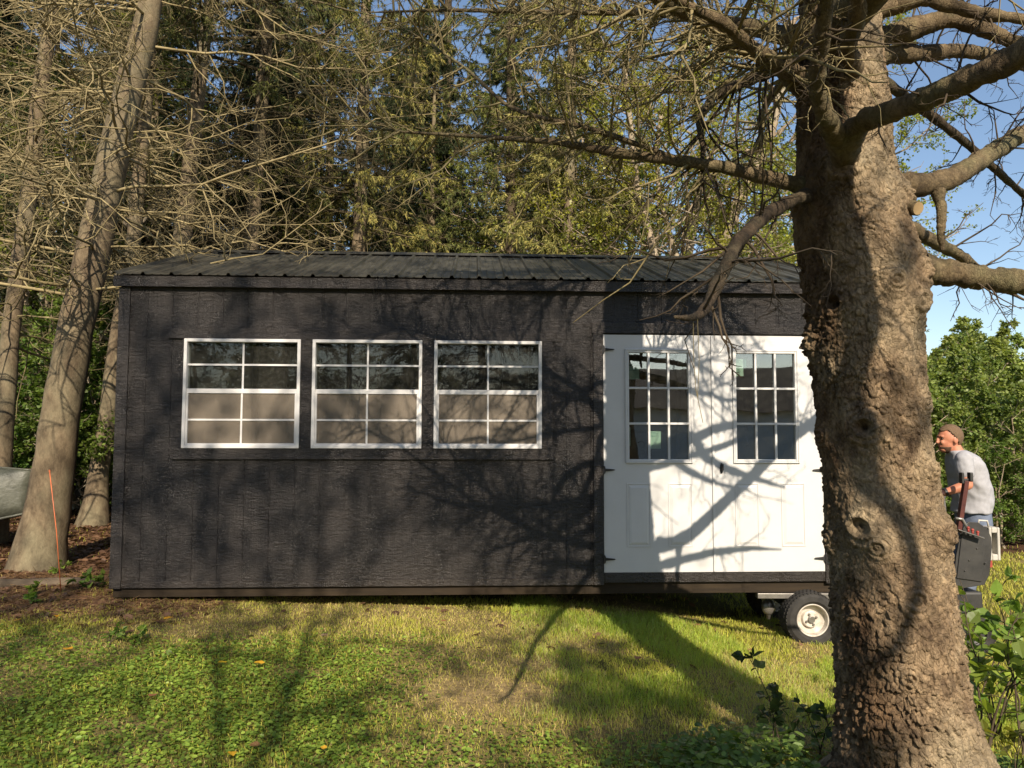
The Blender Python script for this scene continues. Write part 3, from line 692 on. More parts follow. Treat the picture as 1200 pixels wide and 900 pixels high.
def resample(pts, K):
    pts = np.array(pts, float); d = np.r_[0, np.cumsum(np.linalg.norm(np.diff(pts, axis=0), axis=1))]; s = np.linspace(0, d[-1], K)
    P = np.stack([np.interp(s, d, pts[:, c_]) for c_ in range(pts.shape[1])], -1)
    for _ in range(2): P[1:-1] = (P[:-2] + 2 * P[1:-1] + P[2:]) / 4
    return P
def limb(pts, name='limb', n1=10, n2=4, l1=(.15, .5), mt='limb', tw='darktwig', t0=.15, droop=.25, rough=.08, seed=0, broken=False, base=tree, hang=.0):
    """pts: (px,py,Y,radius in m)"""
    r = np.random.default_rng(seed + 100)
    W = np.array([np.r_[at(a, b, c), d] for a, b, c, d in pts]); K = max(14, int(len(pts) * 7)); W = resample(W, K)
    P, R = W[:, :3], W[:, 3]
    K2 = K * 3; s = np.linspace(0, K - 1, K2); P = np.stack([np.interp(s, np.arange(K), P[:, c_]) for c_ in range(3)], -1); R = np.interp(s, np.arange(K), R)
    R = R * (1 + rough * np.convolve(r.normal(0, 1, K2 + 4), np.ones(5) / 5, 'valid') * 1.6)
    loc = np.array((TX, TY, 0)) if base is tree else np.array(base.location)
    Vv, Qq = tubes((P - loc)[None], R[None], 14)
    for k in range(len(Vv)):
        q = Vv[k]; n_ = mn.noise(Vector(q * 11)) * .16 + mn.noise(Vector(q * 28)) * .14 + mn.noise(Vector(q * 70)) * .10; cc = P[k // 14] - loc
        Vv[k] = cc + (q - cc) * (1 + n_)
    b = MB().add(Vv, Qq); b.ng.append(list(range(len(Vv) - 14, len(Vv)))); lo = b.build(name, M[mt], base, smooth=True)
    if n1:
        Lp = np.linalg.norm(np.diff(P, axis=0), axis=1).sum()
        pos, d, L, i, t_ = kids((P - loc)[None], np.array([1.]), n1, t0, .99, (40, 85), .2, (1, 1), r)
        L = r.uniform(*l1, n1) * (1 - .3 * t_); d[:, 2] -= hang; d = nrm(d)
        A = curves(pos, d, L, 7, droop, droop * .8, .16, r); ra = np.linspace(1, .25, 7)[None] * (.0035 + .006 * L)[:, None]
        b = MB(); v_, q_ = tubes(A, ra, 5); b.add(v_, q_)
        pos, d, L2, i, t_ = kids(A, L, n2, .1, .98, (30, 75), .2, (.25, .6), r); B = curves(pos, d, L2, 5, .1, .0, .2, r)
        v_, q_ = tubes(B, np.linspace(1, .35, 5)[None] * (.0016 + .006 * L2)[:, None], 4); b.add(v_, q_)
        pos, d, L3, i, t_ = kids(B, L2, 3, .1, .98, (30, 75), .1, (.25, .6), r); C_ = curves(pos, d, L3, 4, 0, .0, .25, r)
        v_, q_ = tubes(C_, np.linspace(1, .5, 4)[None] * np.full((len(C_), 1), .0013), 3); b.add(v_, q_)
        tb = b.build('twigs', M[tw], lo, smooth=True)
    return lo
F = TY - .27   # front face of the trunk
limb([(992, 205, TY - .1, .055), (988, 170, F - .02, .058), (1010, 140, 3.0, .042), (1060, 124, 2.75, .042), (1110, 103, 2.55, .043), (1160, 80, 2.4, .043), (1210, 55, 2.3, .042), (1300, 0, 2.1, .035), (1380, -80, 1.9, .012)], n1=16, seed=1)
limb([(985, 170, F, .05), (966, 135, 2.95, .036), (955, 100, 2.85, .032), (960, 60, 2.75, .030), (965, 20, 2.65, .029), (968, -40, 2.5, .026), (950, -130, 2.3, .012)], n1=14, seed=2)
limb([(1000, 80, TY - .2, .04), (992, 55, 3.05, .034), (1003, 20, 2.9, .032), (1005, -40, 2.7, .028), (1020, -150, 2.4, .01)], n1=12, seed=3)
limb([(1050, 218, TY, .06), (1085, 216, TY, .048), (1115, 209, TY + .05, .046), (1150, 185, TY + .2, .045), (1205, 150, TY + .5, .042), (1290, 105, TY + .9, .03), (1400, 60, TY + 1.3, .01)], n1=22, seed=4)
limb([(1098, 222, TY, .03), (1103, 245, TY - .02, .022), (1102, 270, TY - .03, .018), (1104, 292, TY - .02, .010)], 'broken_limb', n1=3, n2=2, l1=(.05, .1), seed=5)
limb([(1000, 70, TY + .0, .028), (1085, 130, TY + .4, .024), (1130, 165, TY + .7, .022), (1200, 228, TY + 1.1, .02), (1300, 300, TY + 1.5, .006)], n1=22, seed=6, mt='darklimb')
lo = limb([(1030, 236, TY, .036), (1055, 240, TY - .08, .033), (1068, 242, TY - .13, .031), (1075, 243, TY - .16, .031)], 'cut_limb_stub', n1=0, seed=7, rough=.02)
q = at(1075, 243, TY - .16) - np.array((TX, TY, 0)); q1 = at(1068, 242, TY - .13) - np.array((TX, TY, 0)); ax_ = (q - q1) / np.linalg.norm(q - q1)
MB().tube([q - ax_ * .004, q + ax_ * .003], .027, 16).build('cut_face', M['cutwood'], lo)
limb([(1055, 262, TY, .035), (1090, 280, TY + .15, .030), (1125, 298, TY + .3, .028), (1160, 330, TY + .5, .018), (1200, 350, TY + .6, .006)], n1=8, seed=8)
limb([(1075, 312, TY, .08), (1096, 317, TY, .062), (1125, 320, TY - .02, .052), (1165, 326, TY - .05, .052), (1210, 332, TY - .1, .050), (1320, 345, TY - .2, .03), (1450, 330, TY - .3, .01)], n1=12, seed=9, hang=.5)
limb([(1000, 64, TY + .05, .05), (1075, 62, TY + .2, .038), (1120, 58, TY + .3, .034), (1160, 62, TY + .35, .03), (1210, 78, TY + .4, .028), (1330, 110, TY + .5, .01)], n1=18, seed=10)
limb([(1000, 52, TY + .05, .055), (1075, 30, TY + .1, .05), (1110, 20, TY + .1, .04), (1150, 32, TY + .0, .033), (1210, 58, TY, .03), (1330, 90, TY, .01)], n1=18, seed=11)
limb([(1000, 20, TY, .045), (1080, -5, TY - .1, .034), (1140, 14, TY - .15, .028), (1210, 22, TY - .2, .02), (1300, 40, TY - .2, .007)], n1=14, seed=12)
# left side
limb([(950, 220, TY, .045), (932, 216, TY - .02, .035), (900, 208, TY - .05, .031), (850, 196, TY - .05, .029), (800, 189, TY - .05, .026), (720, 178, TY + .05, .021), (650, 166, TY + .1, .015), (560, 160, TY + .3, .010), (470, 155, TY + .5, .007), (380, 140, TY + .6, .004)], n1=60, n2=5, l1=(.2, .85), seed=13, tw='twig')
limb([(800, 189, TY - .05, .014), (745, 168, TY, .012), (690, 150, TY + .1, .012), (620, 135, TY + .2, .011), (590, 122, TY + .3, .009), (545, 80, TY + .4, .007), (500, 50, TY + .5, .005), (450, 20, TY + .6, .003)], n1=40, n2=5, l1=(.2, .7), seed=14, tw='twig')
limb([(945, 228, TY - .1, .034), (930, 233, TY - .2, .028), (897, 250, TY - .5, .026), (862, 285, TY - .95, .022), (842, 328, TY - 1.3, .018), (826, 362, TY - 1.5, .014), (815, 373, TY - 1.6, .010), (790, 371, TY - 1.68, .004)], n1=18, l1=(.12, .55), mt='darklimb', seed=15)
limb([(955, 110, TY, .05), (930, 95, TY - .1, .042), (905, 72, TY - .2, .04), (865, 50, TY - .3, .036), (815, 20, TY - .4, .032), (760, -8, TY - .5, .028), (650, -50, TY - .6, .018), (520, -90, TY - .6, .006)], n1=70, n2=5, l1=(.25, .9), seed=16, tw='twig')
limb([(955, 95, TY, .04), (915, 78, TY - .3, .032), (880, 55, TY - .5, .026), (845, 25, TY - .6, .022), (800, 5, TY - .7, .016), (740, -40, TY - .9, .006)], n1=40, n2=5, l1=(.25, .9), seed=17, tw='twig')
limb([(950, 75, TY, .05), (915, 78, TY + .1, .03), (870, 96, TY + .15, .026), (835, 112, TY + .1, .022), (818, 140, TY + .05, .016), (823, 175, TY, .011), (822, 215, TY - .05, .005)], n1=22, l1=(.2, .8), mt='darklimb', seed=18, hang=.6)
limb([(960, 40, TY + .1, .06), (915, 42, TY + .2, .05), (880, 30, TY + .3, .035), (840, 22, TY + .4, .026), (760, 15, TY + .5, .018), (640, 14, TY + .6, .013), (520, 12, TY + .7, .009), (430, 15, TY + .8, .004)], n1=80, n2=5, l1=(.25, 1.), seed=19, tw='twig')
# limbs above the frame, some reaching towards the viewer: their shadows lie on the lawn, wall and doors
for k in range(36):
    r = random.Random(k * 7 + 3); z0 = 3.5 + k * .105; a_ = r.uniform(0, 2 * pi); Lr = r.uniform(1.3, 2.6)
    p0 = np.array((tr_c(z0), TY, z0)); d = np.array((cos(a_), sin(a_), r.uniform(-.1, .35))); b = MB()
    P = curves(p0[None], nrm(d[None]), np.array([Lr]), 12, .35, .3, .12, np.random.default_rng(k))
    P -= np.array((TX, TY, 0)); v_, q_ = tubes(P, np.linspace(.034, .006, 12)[None] * r.uniform(.7, 1.1), 8); lo = b.add(v_, q_).build('limb', M['limb'], tree, smooth=True)
    rr = np.random.default_rng(k + 50); b = MB()
    pos, d, L, i, t_ = kids(P, np.array([1.]), 30, .12, .98, (35, 80), .3, (.3, .95), rr); A = curves(pos, d, L, 6, .2, .1, .18, rr); v_, q_ = tubes(A, np.linspace(1, .3, 6)[None] * (.004 + .011 * L)[:, None], 4); b.add(v_, q_)
    pos, d, L, i, t_ = kids(A, L, 5, .1, .98, (30, 75), .2, (.3, .6), rr); A = curves(pos, d, L, 4, .1, 0, .2, rr); v_, q_ = tubes(A, np.linspace(1, .4, 4)[None] * (.0025 + .006 * L)[:, None], 3); b.add(v_, q_)
    b.build('twigs', M['twig'], lo, smooth=True)
# long limb reaching out above the frame towards the sun: its shadow winds down the trunk
W = [(1.36, 3.3, 3.2, .085)]
for px, py, d_, rr_l in ((978, 130, .7, .085), (985, 205, 1.3, .082), (1010, 300, 2.1, .070), (1027, 367, 2.7, .060), (1012, 433, 3.2, .052), (1032, 505, 3.7, .046), (1037, 552, 4.1, .042), (1068, 595, 4.5, .036), (1087, 670, 5.1, .032), (1062, 755, 5.7, .026), (1012, 788, 6.1, .012)):
    q = at(px, py, 3.13); W.append((q[0] + .176 * d_, 3.13 - d_, q[2] + .672 * d_, rr_l))
W = resample(W, 80); v_, q_ = tubes((W[None, :, :3] - np.array((TX, TY, 0))), W[None, :, 3], 12); lo = MB().add(v_, q_).build('limb', M['limb'], tree, smooth=True)
rr = np.random.default_rng(5); b = MB(); pos, d, L, i, t_ = kids(W[None, :, :3] - np.array((TX, TY, 0)), np.array([1.]), 46, .2, .98, (35, 80), .3, (.3, .9), rr); A = curves(pos, d, L, 6, .1, .1, .14, rr); v_, q_ = tubes(A, np.linspace(1, .3, 6)[None] * (.003 + .010 * L)[:, None], 4); b.add(v_, q_).build('twigs', M['twig'], lo, smooth=True)
# loose hanging string of dead twig under the drooping limb
b = MB(); p = at(812, 372, TY - 1.6) - np.array((TX, TY, 0))
b.tube([p, p + (0, 0, -.1), p + (.004, 0, -.17), p + (.02, 0, -.25)], .0008, 4); b.tube([p + (.01, 0, 0), p + (.013, 0, -.1), p + (.008, 0, -.19)], .0008, 4)
b.build('hanging_strings', M['twig'], tree)

# ------------------------------------------------------------------ generic trees
def trunk_mesh(b, pts, sides=16, seed=0, K=60, rough=.06, off=(0, 0, 0)):
    W = resample(np.array(pts), K) - np.array((*off, 0)); v_, q_ = tubes(W[None, :, :3], W[None, :, 3], sides)
    v_ = v_.reshape(K, sides, 3)
    for i in range(K):
        for j in range(sides):
            n_ = mn.noise(Vector(v_[i, j] * 3.2) + Vector((seed, 0, 0))) * rough * 1.4 + mn.noise(Vector(v_[i, j] * 11)) * rough * .7
            v_[i, j] = W[i, :3] + (v_[i, j] - W[i, :3]) * (1 + n_)
    b.add(v_.reshape(-1, 3), q_); return W

def shoots(P, L, n, size, r, col0, col1, droop=.6, w=.007, per=4):
    """sprays of needles on twigs: thin pointed blades"""
    pos, d, _, i, t_ = kids(P, L, n, .1, 1., (20, 70), .3, (1, 1), r)
    pos = np.repeat(pos, per, 0); d = np.repeat(d, per, 0) + r.normal(0, .45, (len(pos), 3)); d[:, 2] -= droop; d = nrm(d); N = len(pos)
    Ls = r.uniform(.5, 1.1, N)[:, None] * size; sd = nrm(np.cross(d, r.normal(0, 1, (N, 3)))) * w * r.uniform(.7, 1.4, N)[:, None]
    V = np.stack([pos - sd, pos + sd, pos + d * Ls], 1).reshape(-1, 3); u = np.repeat(r.random((len(pos) // per, 1)), per * 3, 0)
    return V, np.arange(N * 3).reshape(-1, 3), np.array(col0) * (1 - u) + np.array(col1) * u

def dead_branches(b, W, z0, z1, n, Lr, r, n1=14, n2=5, thick=.02, droop=.28):
    zs = r.uniform(z0, z1, n); c = np.stack([np.interp(zs, W[:, 2], W[:, k]) for k in range(3)], -1); a_ = r.uniform(0, 2 * pi, n)
    d = nrm(np.stack([np.cos(a_), np.sin(a_), r.uniform(-.15, .25, n)], -1)); L = r.uniform(*Lr, n) * (1 - .3 * (zs - z0) / max(z1 - z0, .1))
    P = curves(c, d, L, 10, droop * 1.2, droop * 1.3, .13, r); v_, q_ = tubes(P, np.linspace(1, .22, 10)[None] * (thick * L / Lr[1])[:, None], 6); b.add(v_, q_)
    pos, d, L1, i, t_ = kids(P, L, n1, .12, .98, (35, 75), .55, (.15, .38), r); A = curves(pos, d, L1, 6, .3, .25, .22, r)
    v_, q_ = tubes(A, np.linspace(1, .35, 6)[None] * (.0030 + .008 * L1)[:, None], 4); b.add(v_, q_)
    pos, d, L2, i, t_ = kids(A, L1, n2, .1, .98, (30, 70), .3, (.25, .6), r); B = curves(pos, d, L2, 4, .1, 0, .2, r)
    v_, q_ = tubes(B, np.full((len(B), 4), .0018) * np.linspace(1, .6, 4)[None], 3); b.add(v_, q_)
    return P, L

def green_branches(b, W, z0, z1, n, Lr, r, top_len=.4, nt=16, ns=10, size=.11, cols=((.04, .06, .018), (.13, .14, .04)), wb=None, droop=.45, w=.007, per=4):
    zs = z0 + (z1 - z0) * r.random(n); c = np.stack([np.interp(zs, W[:, 2], W[:, k]) for k in range(3)], -1); a_ = r.uniform(0, 2 * pi, n)
    d = nrm(np.stack([np.cos(a_), np.sin(a_), r.uniform(-.1, .3, n)], -1)); f = (zs - z0) / (z1 - z0); L = r.uniform(*Lr, n) * (1 - f) + top_len * f
    P = curves(c, d, L, 8, droop, droop * .6, .06, r); v_, q_ = tubes(P, np.linspace(1, .25, 8)[None] * (.011 * L)[:, None], 5); wb.add(v_, q_)
    pos, d, L1, i, t_ = kids(P, L, nt, .25, 1., (30, 65), .7, (.2, .42), r); A = curves(pos, d, L1, 5, .55, .0, .08, r)
    v_, q_ = tubes(A, np.linspace(1, .4, 5)[None] * (.002 + .006 * L1)[:, None], 3); wb.add(v_, q_)
    V, T, c_ = shoots(A, L1, ns, size, r, *cols, w=w, per=per); b.add(V, None, T, col=c_)

def spruce(name, base, h, r0, seed, label, group, dead=(1.5, 5, 30), green=(4, 70), Lr=(1.6, 2.6), pts=None, cat='tree', cols=((.05, .075, .025), (.2, .2, .06)), n1=14, n2=5, rot=0, droop=.45, nt=16, ns=10, per=4, bark='bark_smooth', tw='dimtwig'):
    r = np.random.default_rng(seed); base = np.array(base, float); t_ = empty(name, base, 0); tag(t_, label, cat, group)
    if pts is None:
        lx, ly = r.normal(0, .02, 2) * h
        pts = [(0, 0, -.3, r0 * 1.5), (0, 0, .0, r0 * 1.35), (lx * .05, ly * .05, .3, r0 * 1.05), (lx * .3, ly * .3, h * .3, r0 * .85), (lx * .7, ly * .7, h * .65, r0 * .5), (lx, ly, h, .012)]
    tb = MB(); W = trunk_mesh(tb, pts, 18, seed); tb.build('trunk', M[bark], t_, smooth=True)
    wb = MB()
    if dead[2]: dead_branches(wb, W, dead[0], dead[1], dead[2], Lr, r, n1, n2)
    if green[1]:
        gb = MB(); green_branches(gb, W, green[0], h - .2, green[1], Lr, r, nt=nt, ns=ns, cols=cols, wb=wb, droop=droop, per=per); gb.build('crown', M['needle'], t_)
    wb.build('branches', M[tw], t_, smooth=True)
    return t_

def px_trunk(rows_, Y, base_xy=None, top=None):
    """rows of (px,py,half width px) -> local points; returns base, pts"""
    P = [np.r_[at(a, b, Y), c * Y / 901] for a, b, c in rows_]; P.sort(key=lambda q: q[2]); 
    return P
def spruce_px(name, rows_, Y, h, seed, label, group, **kw):
    P = px_trunk(rows_, Y); P = np.array(P)
    bx, bz = P[0, 0], float(gh(P[0, 0], Y))
    if P[0, 2] > bz + .3:   # extend the visible part down to the ground
        s = (P[-1, 0] - P[0, 0]) / (P[-1, 2] - P[0, 2]); bx = P[0, 0] + s * (bz - P[0, 2]); P = np.vstack([[bx, Y, bz, P[0, 3] * 1.25], P])
    s = (P[-1, 0] - P[-2, 0]) / (P[-1, 2] - P[-2, 2]); P = np.vstack([[P[0, 0] - .01, Y, bz - .3, P[0, 3] * 1.25], P, [P[-1, 0] + s * (h - P[-1, 2]) * .6, Y, h, .012]])
    base = np.array((bx, Y, bz)); P[:, :3] -= base
    return spruce(name, base, h, 0, seed, label, group, pts=[tuple(q) for q in P], **kw)

G1 = 'tall spruces with dead lower branches beside and behind the shed'
spruce_px('spruce_tree', [(42, 680, 34), (46, 655, 28), (52, 625, 25), (62, 560, 22), (76, 450, 20.5), (90, 380, 19), (108, 300, 19), (128, 200, 17), (151, 100, 16), (166, 50, 15), (176, 0, 13)], 7.7, 12, 21,
          'thick pale leaning spruce trunk just left of the shed, behind the orange rod', G1, dead=(2.7, 8, 85), green=(8, 30), Lr=(1.8, 3.6), n1=19, n2=6, tw='palebranch', nt=16)
spruce_px('spruce_tree', [(0, 560, 12), (4, 500, 11), (11, 400, 10), (24, 300, 9.5), (37, 200, 9), (44, 120, 8.5), (55, 50, 8), (60, 0, 7.5)], 9.2, 12, 22,
          'slim spruce trunk at the left edge, rising behind the upturned boat', G1, dead=(2.2, 8, 50), green=(7, 40), Lr=(1.5, 3.0), tw='twig')
spruce_px('spruce_tree', [(108, 614, 20), (111, 604, 13), (117, 540, 10), (125, 500, 9.5), (131, 440, 9), (140, 380, 8.5), (156, 290, 8), (163, 200, 7.5), (171, 120, 7), (178, 0, 6)], 11, 13, 23,
          'slender spruce with flared foot between the thick trunk and the shed corner', G1, dead=(2.5, 8, 45), green=(6, 50), Lr=(1.5, 3.2), tw='twig', n1=12, n2=4)
spruce_px('spruce_tree', [(203, 380, 11), (212, 290, 10.5), (222, 200, 9.5), (229, 130, 8.5), (237, 60, 7.5), (245, 0, 6.5)], 11.3, 13, 24,
          'straight spruce trunk rising above the left end of the roof', G1, dead=(2.8, 9, 45), green=(7, 50), Lr=(1.8, 3.6), n1=12, n2=4)
spruce_px('spruce_tree', [(293, 290, 9), (300, 200, 8), (308, 100, 7), (315, 0, 6)], 12.5, 13, 25,
          'dim spruce trunk half lost in dead branches, right of the one above the roof end', G1, dead=(2.8, 9, 50), green=(5.5, 70), Lr=(1.8, 3.6))
spruce_px('spruce_tree', [(420, 290, 8), (424, 150, 7), (428, 0, 6)], 13.5, 14, 26, 'spruce with drooping olive sprays above the middle window', G1, dead=(2.8, 8, 40), green=(3.4, 110), Lr=(1.6, 3.0), cols=((.10, .12, .035), (.40, .36, .10)))
spruce_px('spruce_tree', [(598, 290, 6.5), (598, 150, 6), (598, 0, 5)], 14.5, 15, 27, 'dark upright spruce behind the middle of the roof', G1, dead=(2.5, 7, 40), green=(3.0, 150), Lr=(1.4, 2.6), cols=((.06, .085, .025), (.26, .25, .07)), bark='darktwig')
spruce_px('spruce_tree', [(520, 290, 5.5), (522, 150, 5), (524, 0, 4.5)], 17, 15, 28, 'thin dark spruce standing farther back left of the upright one', G1, dead=(2.5, 6, 30), green=(3.2, 120), Lr=(1.4, 2.4), bark='darktwig')
spruce_px('spruce_tree', [(665, 290, 6.5), (668, 150, 6), (670, 0, 5)], 12.5, 12, 29, 'spruce with yellowish hanging sprays right of the roof middle', G1, dead=(2.5, 6, 30), green=(2.6, 130), Lr=(1.2, 2.2), cols=((.12, .14, .04), (.44, .39, .12)))

# deciduous trees
def deciduous(name, base, h, r0, seed, label, group, pts=None, zc=(.28, 1.), nl=16, L0=(.28, .45), leaf=.045, n1=9, n2=7, n3=9, cols=((.05, .085, .015), (.17, .20, .03)), up=.5, cat='tree', bark='decbark', nleaf=2):
    r = np.random.default_rng(seed); base = np.array(base, float); t_ = empty(name, base); tag(t_, label, cat, group)
    if pts is None:
        w = np.cumsum(r.normal(0, .02 * h, (6, 2)), 0); zs_ = np.linspace(.1, 1, 6) * h
        pts = [(0, 0, -.3, r0 * 1.4), (0, 0, 0, r0 * 1.2)] + [(w[k, 0], w[k, 1], zs_[k], r0 * (1 - .16 * k) * .95) for k in range(6)]
    tb = MB(); W = trunk_mesh(tb, pts, 12, seed); tb.build('trunk', M[bark], t_, smooth=True)
    wb = MB(); zs = np.sort(r.uniform(zc[0] * h, zc[1] * h * .97, nl)); c = np.stack([np.interp(zs, W[:, 2], W[:, k]) for k in range(3)], -1)
    a_ = np.arange(nl) * 2.4 + r.normal(0, .4, nl); d = nrm(np.stack([np.cos(a_), np.sin(a_), np.full(nl, up) + r.normal(0, .2, nl)], -1)); L = r.uniform(*L0, nl) * h * (1 - .45 * (zs / h) ** 2)
    P = curves(c, d, L, 8, .0, .15, .12, r); rl = r0 * .38 * (L / L.max()); v_, q_ = tubes(P, np.linspace(1, .2, 8)[None] * rl[:, None], 7); wb.add(v_, q_)
    pos, d, L1, i, tt = kids(P, L, n1, .2, 1., (25, 65), .2, (.3, .55), r, .4); A = curves(pos, d, L1, 6, 0, .05, .14, r); v_, q_ = tubes(A, np.linspace(1, .25, 6)[None] * (.003 + .010 * L1)[:, None], 5); wb.add(v_, q_)
    pos, d, L2, i, tt = kids(A, L1, n2, .2, 1., (25, 65), .2, (.3, .6), r, .3); B = curves(pos, d, L2, 5, .05, 0, .15, r); v_, q_ = tubes(B, np.linspace(1, .4, 5)[None] * (.002 + .005 * L2)[:, None], 3); wb.add(v_, q_)
    wb.build('branches', M[bark], t_, smooth=True)
    pos, d, _, i, tt = kids(B, L2, n3, .15, 1., (30, 80), .2, (1, 1), r); N = len(pos); lb = MB()
    for q in range(nleaf):
        d_ = nrm(d + r.normal(0, .5, (N, 3)) + np.array((0, 0, -.35))); s = leaf * r.uniform(.6, 1.25, N)[:, None]; up_ = nrm(np.array((0, 0, 1.)) + r.normal(0, .55, (N, 3))); sd = nrm(np.cross(d_, up_)) * s * .42
        st = pos + d_ * .01 + r.normal(0, .02, (N, 3)); V = np.stack([st, st + d_ * s * .5 + sd, st + d_ * s * 1.05, st + d_ * s * .5 - sd], 1).reshape(-1, 3)
        u = np.repeat(r.random((N, 1)) * .6 + .4 * np.clip(.5 + 1.2 * (np.array([[mn.noise(Vector(p_ * 1.4))] for p_ in pos])), 0, 1), 4, 0)
        lb.add(V, np.arange(N * 4).reshape(-1, 4), col=np.array(cols[0]) * (1 - u) + np.array(cols[1]) * u)
    lb.build('crown', M['leaf'], t_)
    return t_
def decid_px(name, rows_, Y, h, seed, label, group, **kw):
    P = np.array(px_trunk(rows_, Y)); bz = float(gh(P[0, 0], Y)); s = (P[1, 0] - P[0, 0]) / (P[1, 2] - P[0, 2]) * .5; bx = P[0, 0] + s * (bz - P[0, 2])
    P = np.vstack([[bx, Y, bz - .3, P[0, 3] * 1.4], [bx, Y, bz, P[0, 3] * 1.3], P, [P[-1, 0] + .2, Y, h, .02]]); base = np.array((bx, Y, bz)); P[:, :3] -= base
    return deciduous(name, base, h, P[2, 3], seed, label, group, pts=[tuple(q) for q in P], **kw)
G2 = 'leafy deciduous trees behind the shed'
YG = ((.10, .14, .025), (.42, .42, .07))
decid_px('deciduous_tree', [(767, 300, 5), (757, 261, 4.6), (747, 227, 4.3), (741, 180, 4), (735, 120, 3.4), (728, 60, 3)], 12, 7.5, 41, 'pale crooked trunk bending left above the double doors', G2, nl=16, cols=YG)
decid_px('deciduous_tree', [(793, 300, 3.4), (779, 259, 3.2), (771, 224, 3), (768, 180, 2.6), (775, 120, 2.3)], 12.6, 6.5, 42, 'thinnest pale stem between the crooked trunk and the forked one', G2, nl=12, cols=YG)
decid_px('deciduous_tree', [(805, 300, 5.4), (812, 261, 5), (821, 213, 4.4), (822, 150, 4), (812, 90, 3.4)], 13, 8, 43, 'rosy straight trunk over the right-hand door', G2, nl=16, cols=YG)
decid_px('deciduous_tree', [(838, 300, 9), (856, 253, 8), (877, 213, 7), (900, 165, 6), (915, 100, 5), (925, 20, 4)], 13.4, 9, 44, 'thickest pinkish trunk leaning right towards the big spruce', G2, nl=18, cols=YG)
decid_px('deciduous_tree', [(985, 300, 7), (1000, 200, 6), (1015, 100, 5)], 14, 7.6, 45, 'leafy tree mostly hidden behind the big front trunk', G2, nl=14, cols=YG, L0=(.22, .36), n3=6)

# templates for the wood behind, copied around
GW = 'trees of the wood behind the shed'
specs = []
A1 = deciduous('deciduous_tree', (1.5, 19, 0), 10, .14, 51, '', None, nl=22, n3=8, leaf=.07, zc=(.15, 1.), cols=((.06, .09, .02), (.27, .29, .05)))
A2 = deciduous('deciduous_tree', (-9, 15, 0), 8.5, .12, 52, '', None, nl=20, n3=8, leaf=.065, zc=(.10, 1.), cols=((.03, .06, .015), (.12, .16, .03)))
A3 = spruce('spruce_tree', (-4, 17, 0), 13, .16, 53, '', None, dead=(1., 4, 40), green=(1.2, 260), Lr=(1.8, 3.2), n1=12, n2=4, nt=18, ns=11, cols=((.014, .026, .010), (.050, .066, .022)))
B1 = deciduous('leafy_shrub', (5.5, 14, 0), 2.9, .05, 54, '', None, nl=22, n1=8, n2=6, n3=7, leaf=.07, zc=(.04, 1.), L0=(.4, .6), up=.6, cols=((.09, .15, .035), (.32, .37, .10)), cat='shrub')
B2 = deciduous('leafy_shrub', (8, 13.5, 0), 2.4, .04, 55, '', None, nl=20, n1=8, n2=6, n3=7, leaf=.06, zc=(.03, 1.), L0=(.45, .65), up=.5, cols=((.06, .12, .02), (.18, .26, .05)), cat='shrub')
def place(src, first, x, y, s, rz, label, group):
    o = src if first else copy_tree(src)
    o.location = (x, y, float(gh(x, y)) - .02); o.scale = (s, s, s); o.rotation_euler[2] = rz; o['label'] = label; o['group'] = group
    return o
used = set(); placed = {}
def where(px):
    for lim, w_ in ((25, 'at the very left edge'), (75, 'behind the thick leaning trunk'), (135, 'between the leaning trunk and the shed corner'), (260, 'over the left end of the roof'), (370, 'above the left window'), (505, 'above the middle window'), (640, 'above the right-hand window'), (710, 'above the wall left of the doors'),
                   (835, 'above the left door'), (940, 'above the right door'), (1090, 'behind the big front trunk'), (1125, "by the man's head"), (1160, "just right of the man's back"), (1205, 'at the right edge')):
        if px < lim: return w_
    return 'just past the right edge'
def put(key, src, x, y, s, desc, group):
    o = place(src, key not in used, x, y, s, random.uniform(0, 6.28), desc, group); used.add(key)
    w_ = where(600 + 901 * x / y); placed.setdefault((desc, w_), []).append((y, o))
SW = 'dark-boughed evergreen'
for x, y, s in ((-4.2, 17, 1), (-7.5, 16, 1.05), (-11, 15.5, 1), (-9.5, 20, 1.1), (-13.5, 19.5, 1.05), (-6, 21, 1.1), (-2.2, 19.5, 1.), (-.2, 22, 1.1), (-3.8, 25, 1.2), (-8, 26, 1.2), (-13, 27, 1.2), (-18, 26, 1.2), (1.8, 24, 1.1), (-17, 32, 1.3), (-11, 34, 1.3), (-5, 33, 1.3), (1, 34, 1.3), (-6, 17.8, 1.), (-9.2, 17.8, 1.0), (-1.8, 16.2, .8), (-8.2, 13.4, .8), (-10.4, 14.6, .9), (-5.2, 15.2, .85), (-12.4, 17, 1.), (-2.9, 22.5, 1.1)):
    put('A3', A3, x, y, s, SW, 'dark evergreens of the wood behind')
LW = 'green broadleaf tree'
for i, (x, y, s) in enumerate(((3.2, 17.5, .9), (1.2, 16, .85), (5.2, 19, .85), (7.0, 22, .85), (3.5, 26, 1.1), (8.8, 29, 1.0), (-1, 28, 1.1), (-6.5, 13.5, .8), (-8.6, 13.4, .8), (-14, 23, 1.), (6, 34, 1.25), (-8.8, 16.5, .9), (-20, 31, 1.2), (2.4, 21, 1.0))):
    put('A1' if i % 2 else 'A2', A1 if i % 2 else A2, x, y, s, LW, 'broadleaf trees of the wood behind')
BW = 'leafy green shrub beyond the lawn'
